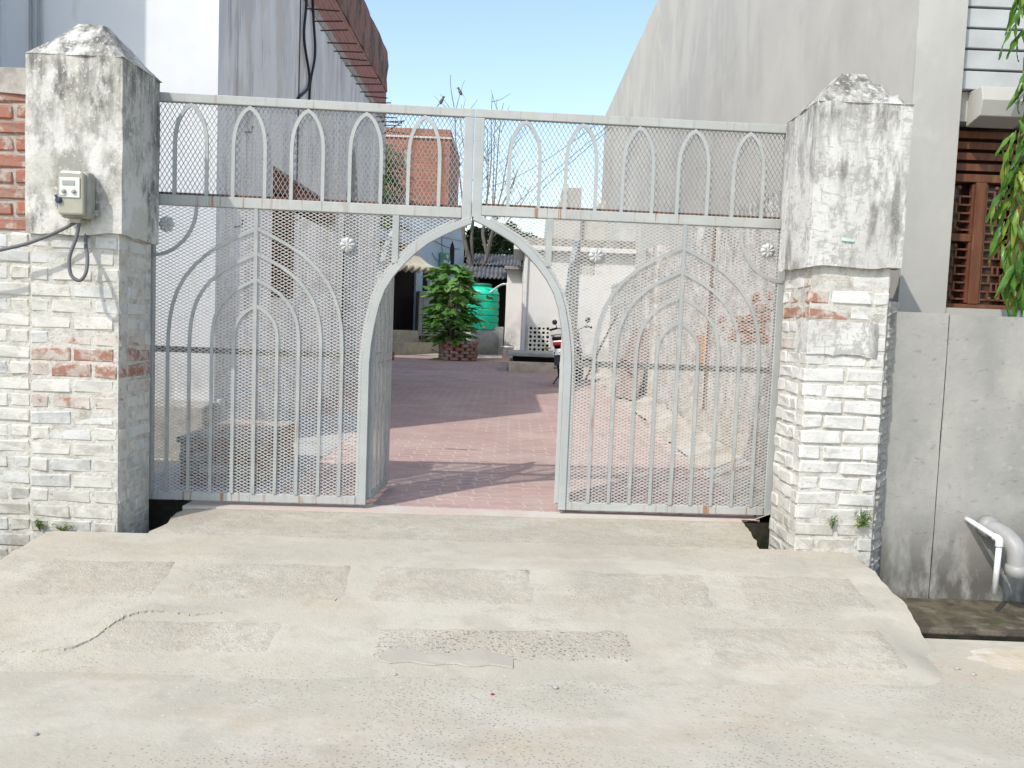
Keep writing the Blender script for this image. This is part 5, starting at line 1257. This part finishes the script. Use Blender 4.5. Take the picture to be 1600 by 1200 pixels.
# ================================================================== MOTORCYCLE (local: y forward, x right)
mc = empty('motorcycle', (.93, 14.6, gz(14.75)), radians(-7), 'black motorcycle parked by the ledge, red tail lamp towards the gate', 'motorcycle')
mc.rotation_euler = (0, radians(-6), radians(-16)); mc.scale = (.94, .94, .94)
def wheel(y):
    w = MB().lathe([(.24, -.035), (.275, -.05), (.305, -.03), (.312, 0), (.305, .03), (.275, .05), (.24, .035)], (0, 0, 0), 32, 'x').build('wheel', 'tyre', mc, smooth=True, loc=(0, y, .312))
    MB().lathe([(.245, -.03), (.235, -.034), (.225, -.02), (.225, .02), (.235, .034), (.245, .03)], (0, 0, 0), 32, 'x').build('rim', 'chrome', w, smooth=True)
    MB().lathe([(.02, -.06), (.05, -.045), (.05, .045), (.02, .06)], (0, 0, 0), 14, 'x').build('hub', 'chrome', w, smooth=True)
    for k in range(6):
        a = pi*k/3; MB().tube([(0, .04*cos(a), .04*sin(a)), (0, .235*cos(a), .235*sin(a))], .010, 6).build('spoke', 'chrome', w)
wheel(0); wheel(1.27)
MB().prism([(.30, .32), (.80, .30), (.88, .52), (.72, .62), (.36, .60)], 'x', -.12, .12).build('engine', 'chrome', mc, bevel=.03)
MB().tube([(0, 1.02, .95), (0, .95, .60), (0, .85, .30), (0, .40, .30)], .022, 8).build('frame', 'bikeblack', mc)
MB().tube([(0, .98, .86), (0, .45, .66), (0, -.15, .70)], .022, 8).build('frame', 'bikeblack', mc)
MB().prism([(.45, .70), (.50, .68), (.95, .76), (1.0, .86), (.90, .97), (.62, .97), (.48, .82)], 'x', -.12, .12).build('fuel_tank', 'bikeblack', mc, bevel=.05)
MB().prism([(.52, .80), (.56, .86), (.20, .84), (-.24, .90), (-.30, .86), (-.15, .77), (.30, .74)], 'x', -.125, .125).build('seat', 'seat', mc, bevel=.04)
MB().prism([(.35, .74), (-.28, .84), (-.34, .80), (-.20, .66), (.25, .55)], 'x', -.10, .10).build('side_panel', 'bikeblack', mc, bevel=.03)
MB().tube([(-.11, .05, .88), (-.12, -.30, .92), (0, -.38, .93), (.12, -.30, .92), (.11, .05, .88)], .013, 8).build('grab_rail', 'chrome', mc)
MB().prism([(-.30, .84), (-.36, .82), (-.37, .74), (-.30, .72)], 'x', -.085, .085).build('tail_lamp', 'redlens', mc, bevel=.015)
MB().prism([(.10, .64), (-.20, .70), (-.36, .60), (-.42, .40), (-.40, .39), (-.34, .57), (-.19, .66), (.10, .61)], 'x', -.07, .07).build('rear_mudguard', 'bikeblack', mc)
MB().prism([(-.385, .68), (-.397, .57), (-.403, .57), (-.391, .68)], 'x', -.08, .08).build('number_plate', 'plate', mc)
for s_ in (-1, 1):
    MB().tube([(s_*.10, .18, .72), (s_*.12, .0, .33)], .028, 8).build('shock_absorber', 'chrome', mc)
    MB().tube([(s_*.09, 1.02, .98), (s_*.09, 1.27, .312)], .024, 8).build('fork', 'chrome', mc)
    MB().tube([(s_*.14, -.28, .70), (s_*.20, -.30, .70)], .008, 6).build('indicator_stalk', 'bikeblack', mc)
    MB().lathe([(.008, -.03), (.026, -.02), (.03, .01), (.015, .03)], (s_*.22, -.30, .70), 12, 'x').build('indicator', layered('amber_lens', (.55, .2, .02), rough=.25), mc, smooth=True)
    MB().tube([(s_*.28, .86, 1.06), (s_*.30, .92, 1.12), (s_*.31, .90, 1.16)], .007, 6).build('mirror_stalk', 'bikeblack', mc)
    MB().lathe([(.004, .02), (.045, .01), (.05, -.005), (.025, -.012)], (s_*.32, .90, 1.18), 16, 'y').build('mirror', 'bikeblack', mc, smooth=True)
MB().tube(interp([(-.38, .80, 1.04), (-.25, .88, 1.06), (-.08, 1.0, 1.01), (.08, 1.0, 1.01), (.25, .88, 1.06), (.38, .80, 1.04)], 4), .014, 8).build('handlebar', 'chrome', mc, smooth=True)
for s_ in (-1, 1): MB().tube([(s_*.27, .865, 1.062), (s_*.40, .79, 1.035)], .021, 8).build('grip', 'seat', mc)
MB().lathe([(.03, -.08), (.09, -.04), (.10, .03), (.09, .06)], (0, 1.12, .92), 18, 'y').build('headlamp', 'bikeblack', mc, smooth=True)
MB().prism([(1.0, .60), (1.1, .66), (1.35, .66), (1.55, .56), (1.56, .58), (1.35, .69), (1.08, .69)], 'x', -.06, .06).build('front_mudguard', 'bikeblack', mc)
MB().tube([(.14, .55, .33), (.16, .15, .30), (.17, -.35, .40)], [.022, .035, .048], 12).build('exhaust', 'chrome', mc, smooth=True)
MB().tube([(-.10, .35, .30), (-.30, .30, .0)], .012, 6).build('side_stand', 'rebar', mc)
for s_ in (-1, 1): MB().tube([(s_*.10, .30, .32), (s_*.24, .28, .33)], .016, 8).build('foot_peg', 'seat', mc)

# ================================================================== THINGS LEANING ON THE LANE WALL
bd = empty('leaning_board', (1.66, 12.5, gz(12.5)+.05), 0, 'old brown board leaning on the right lane wall', 'board')
MB().box(-.02, .02, -.42, .42, 0, 1.05).build('panel', 'board', bd, bevel=.006)
bd.children[0].rotation_euler = (0, radians(15), radians(14))
MB().box(-.035, -.021, -.38, .38, .5, .56).build('batten', 'wood', bd); bd.children[1].rotation_euler = (0, radians(15), radians(14))
tag(MB().tube([(1.35, 15.6, gz(15.6)), (1.62, 15.75, .8), (1.92, 15.9, 1.42)], .02, 7).build('leaning_stick', 'twig'), 'dark stick leaning on the lane wall behind the motorcycle', 'stick')

# overhead wires across the sky gap
wires = (((2.65, 26.5, 7.45), (-.3, 30, 6.0), (-4, 33, 5.6), 'highest thin wire sagging from the grey building across the sky'),
         ((2.65, 26, 7.1), (.4, 27, 5.2), (-.9, 26.2, 3.9), 'thin wire dropping steeply from the grey building to the bare tree'),
         ((2.65, 25.5, 6.9), (.9, 26, 5.3), (.1, 27, 4.3), 'shorter thin wire dropping beside the steep one'))
for a, b, c, lab in wires:
    tag(MB().tube(interp([a, b, c], 10), .009, 5).build('overhead_wire', 'cableblack'), lab, 'wire', 'overhead wires')

# ================================================================== WEEDS, STONES
def weed(x, y, z, r_, h, n, seed, lab, hang=0):
    rr = random.Random(seed); w = empty('weed', (x, y, z), 0, lab, 'weed', 'weeds in the brick joints'); lm = MB(); sm_ = MB()
    for k in range(n):
        a = rr.uniform(-pi, 0); L = h*rr.uniform(.5, 1); tip = Vector((r_*cos(a)*rr.uniform(.3, 1), r_*.6*sin(a)*rr.uniform(.4, 1)-.01, L-hang*rr.random())); pts = [tip*t+Vector((0, 0, .25*L*sin(pi*t)*.4)) for t in (0, .35, .7, 1)]
        sm_.tube(pts, .0012, 4)
        for i in range(7):
            p = tip*rr.uniform(.25, 1)+Vector((rr.uniform(-.006, .006), rr.uniform(-.006, .006), .01)); d = Vector((rr.gauss(0, 1), rr.gauss(0, .6)-.3, rr.gauss(0, .8)+.2)).normalized()*rr.uniform(.008, .017); e = d.cross(Vector((rr.gauss(0, 1), rr.gauss(0, 1), 1))).normalized()*.0045
            lm.add([p, p+d*.5+e, p+d, p+d*.5-e], [(0, 1, 2, 3)])
    lm.build('foliage', 'weed', w); sm_.build('stem', 'weed', w)
weed(2.03, RY0-.012, .12, .075, .13, 34, 1, 'wispy green weed growing from the right pillar bricks', .10)
weed(1.86, RY0-.012, .10, .03, .07, 9, 2, 'tiny green sprig left of the wispy weed on the right pillar')
weed(-2.57, 4.74, -.06, .04, .07, 14, 3, 'small weed at the foot of the left pillar, nearer the photo edge')
weed(-2.44, 4.74, -.06, .06, .045, 12, 4, 'low dry weed at the foot of the left pillar, nearer the gate')
def pebble(x, y, r_, seed, lab, mat='stone', z=None):
    me = MB(); n = 8; vs = []; rr = random.Random(seed); prof = [(.15, -.6), (.8, -.35), (1, 0), (.75, .4), (.2, .6)]
    me.lathe([(a*r_, b*r_*.9) for a, b in prof], (0, 0, 0), n); me.v = [(a*rr.uniform(.8, 1.2), b*rr.uniform(.6, 1), c) for a, b, c in me.v]
    o = me.build('pebble', mat, smooth=True); o.location = (x, y, (z if z is not None else -.25)+r_*.35); tag(o, lab, 'pebble', 'stray bits on the road')
pebble(.23, 3.36, .013, 1, 'grey pebble on the road below the middle of the gate'); pebble(2.02, 3.72, .013, 2, 'left pebble of the pair by the drain corner'); pebble(2.06, 3.66, .012, 3, 'right pebble of the pair by the drain corner')
pebble(-.42, 3.43, .010, 4, 'grey pebble near the pebbled strip on the road'); pebble(-1.55, 2.83, .011, 5, 'lone dark pebble near the left bottom of the road')
pebble(-.02, 3.28, .008, 6, 'small red scrap lying on the road', 'redbit')
rr = random.Random(31)
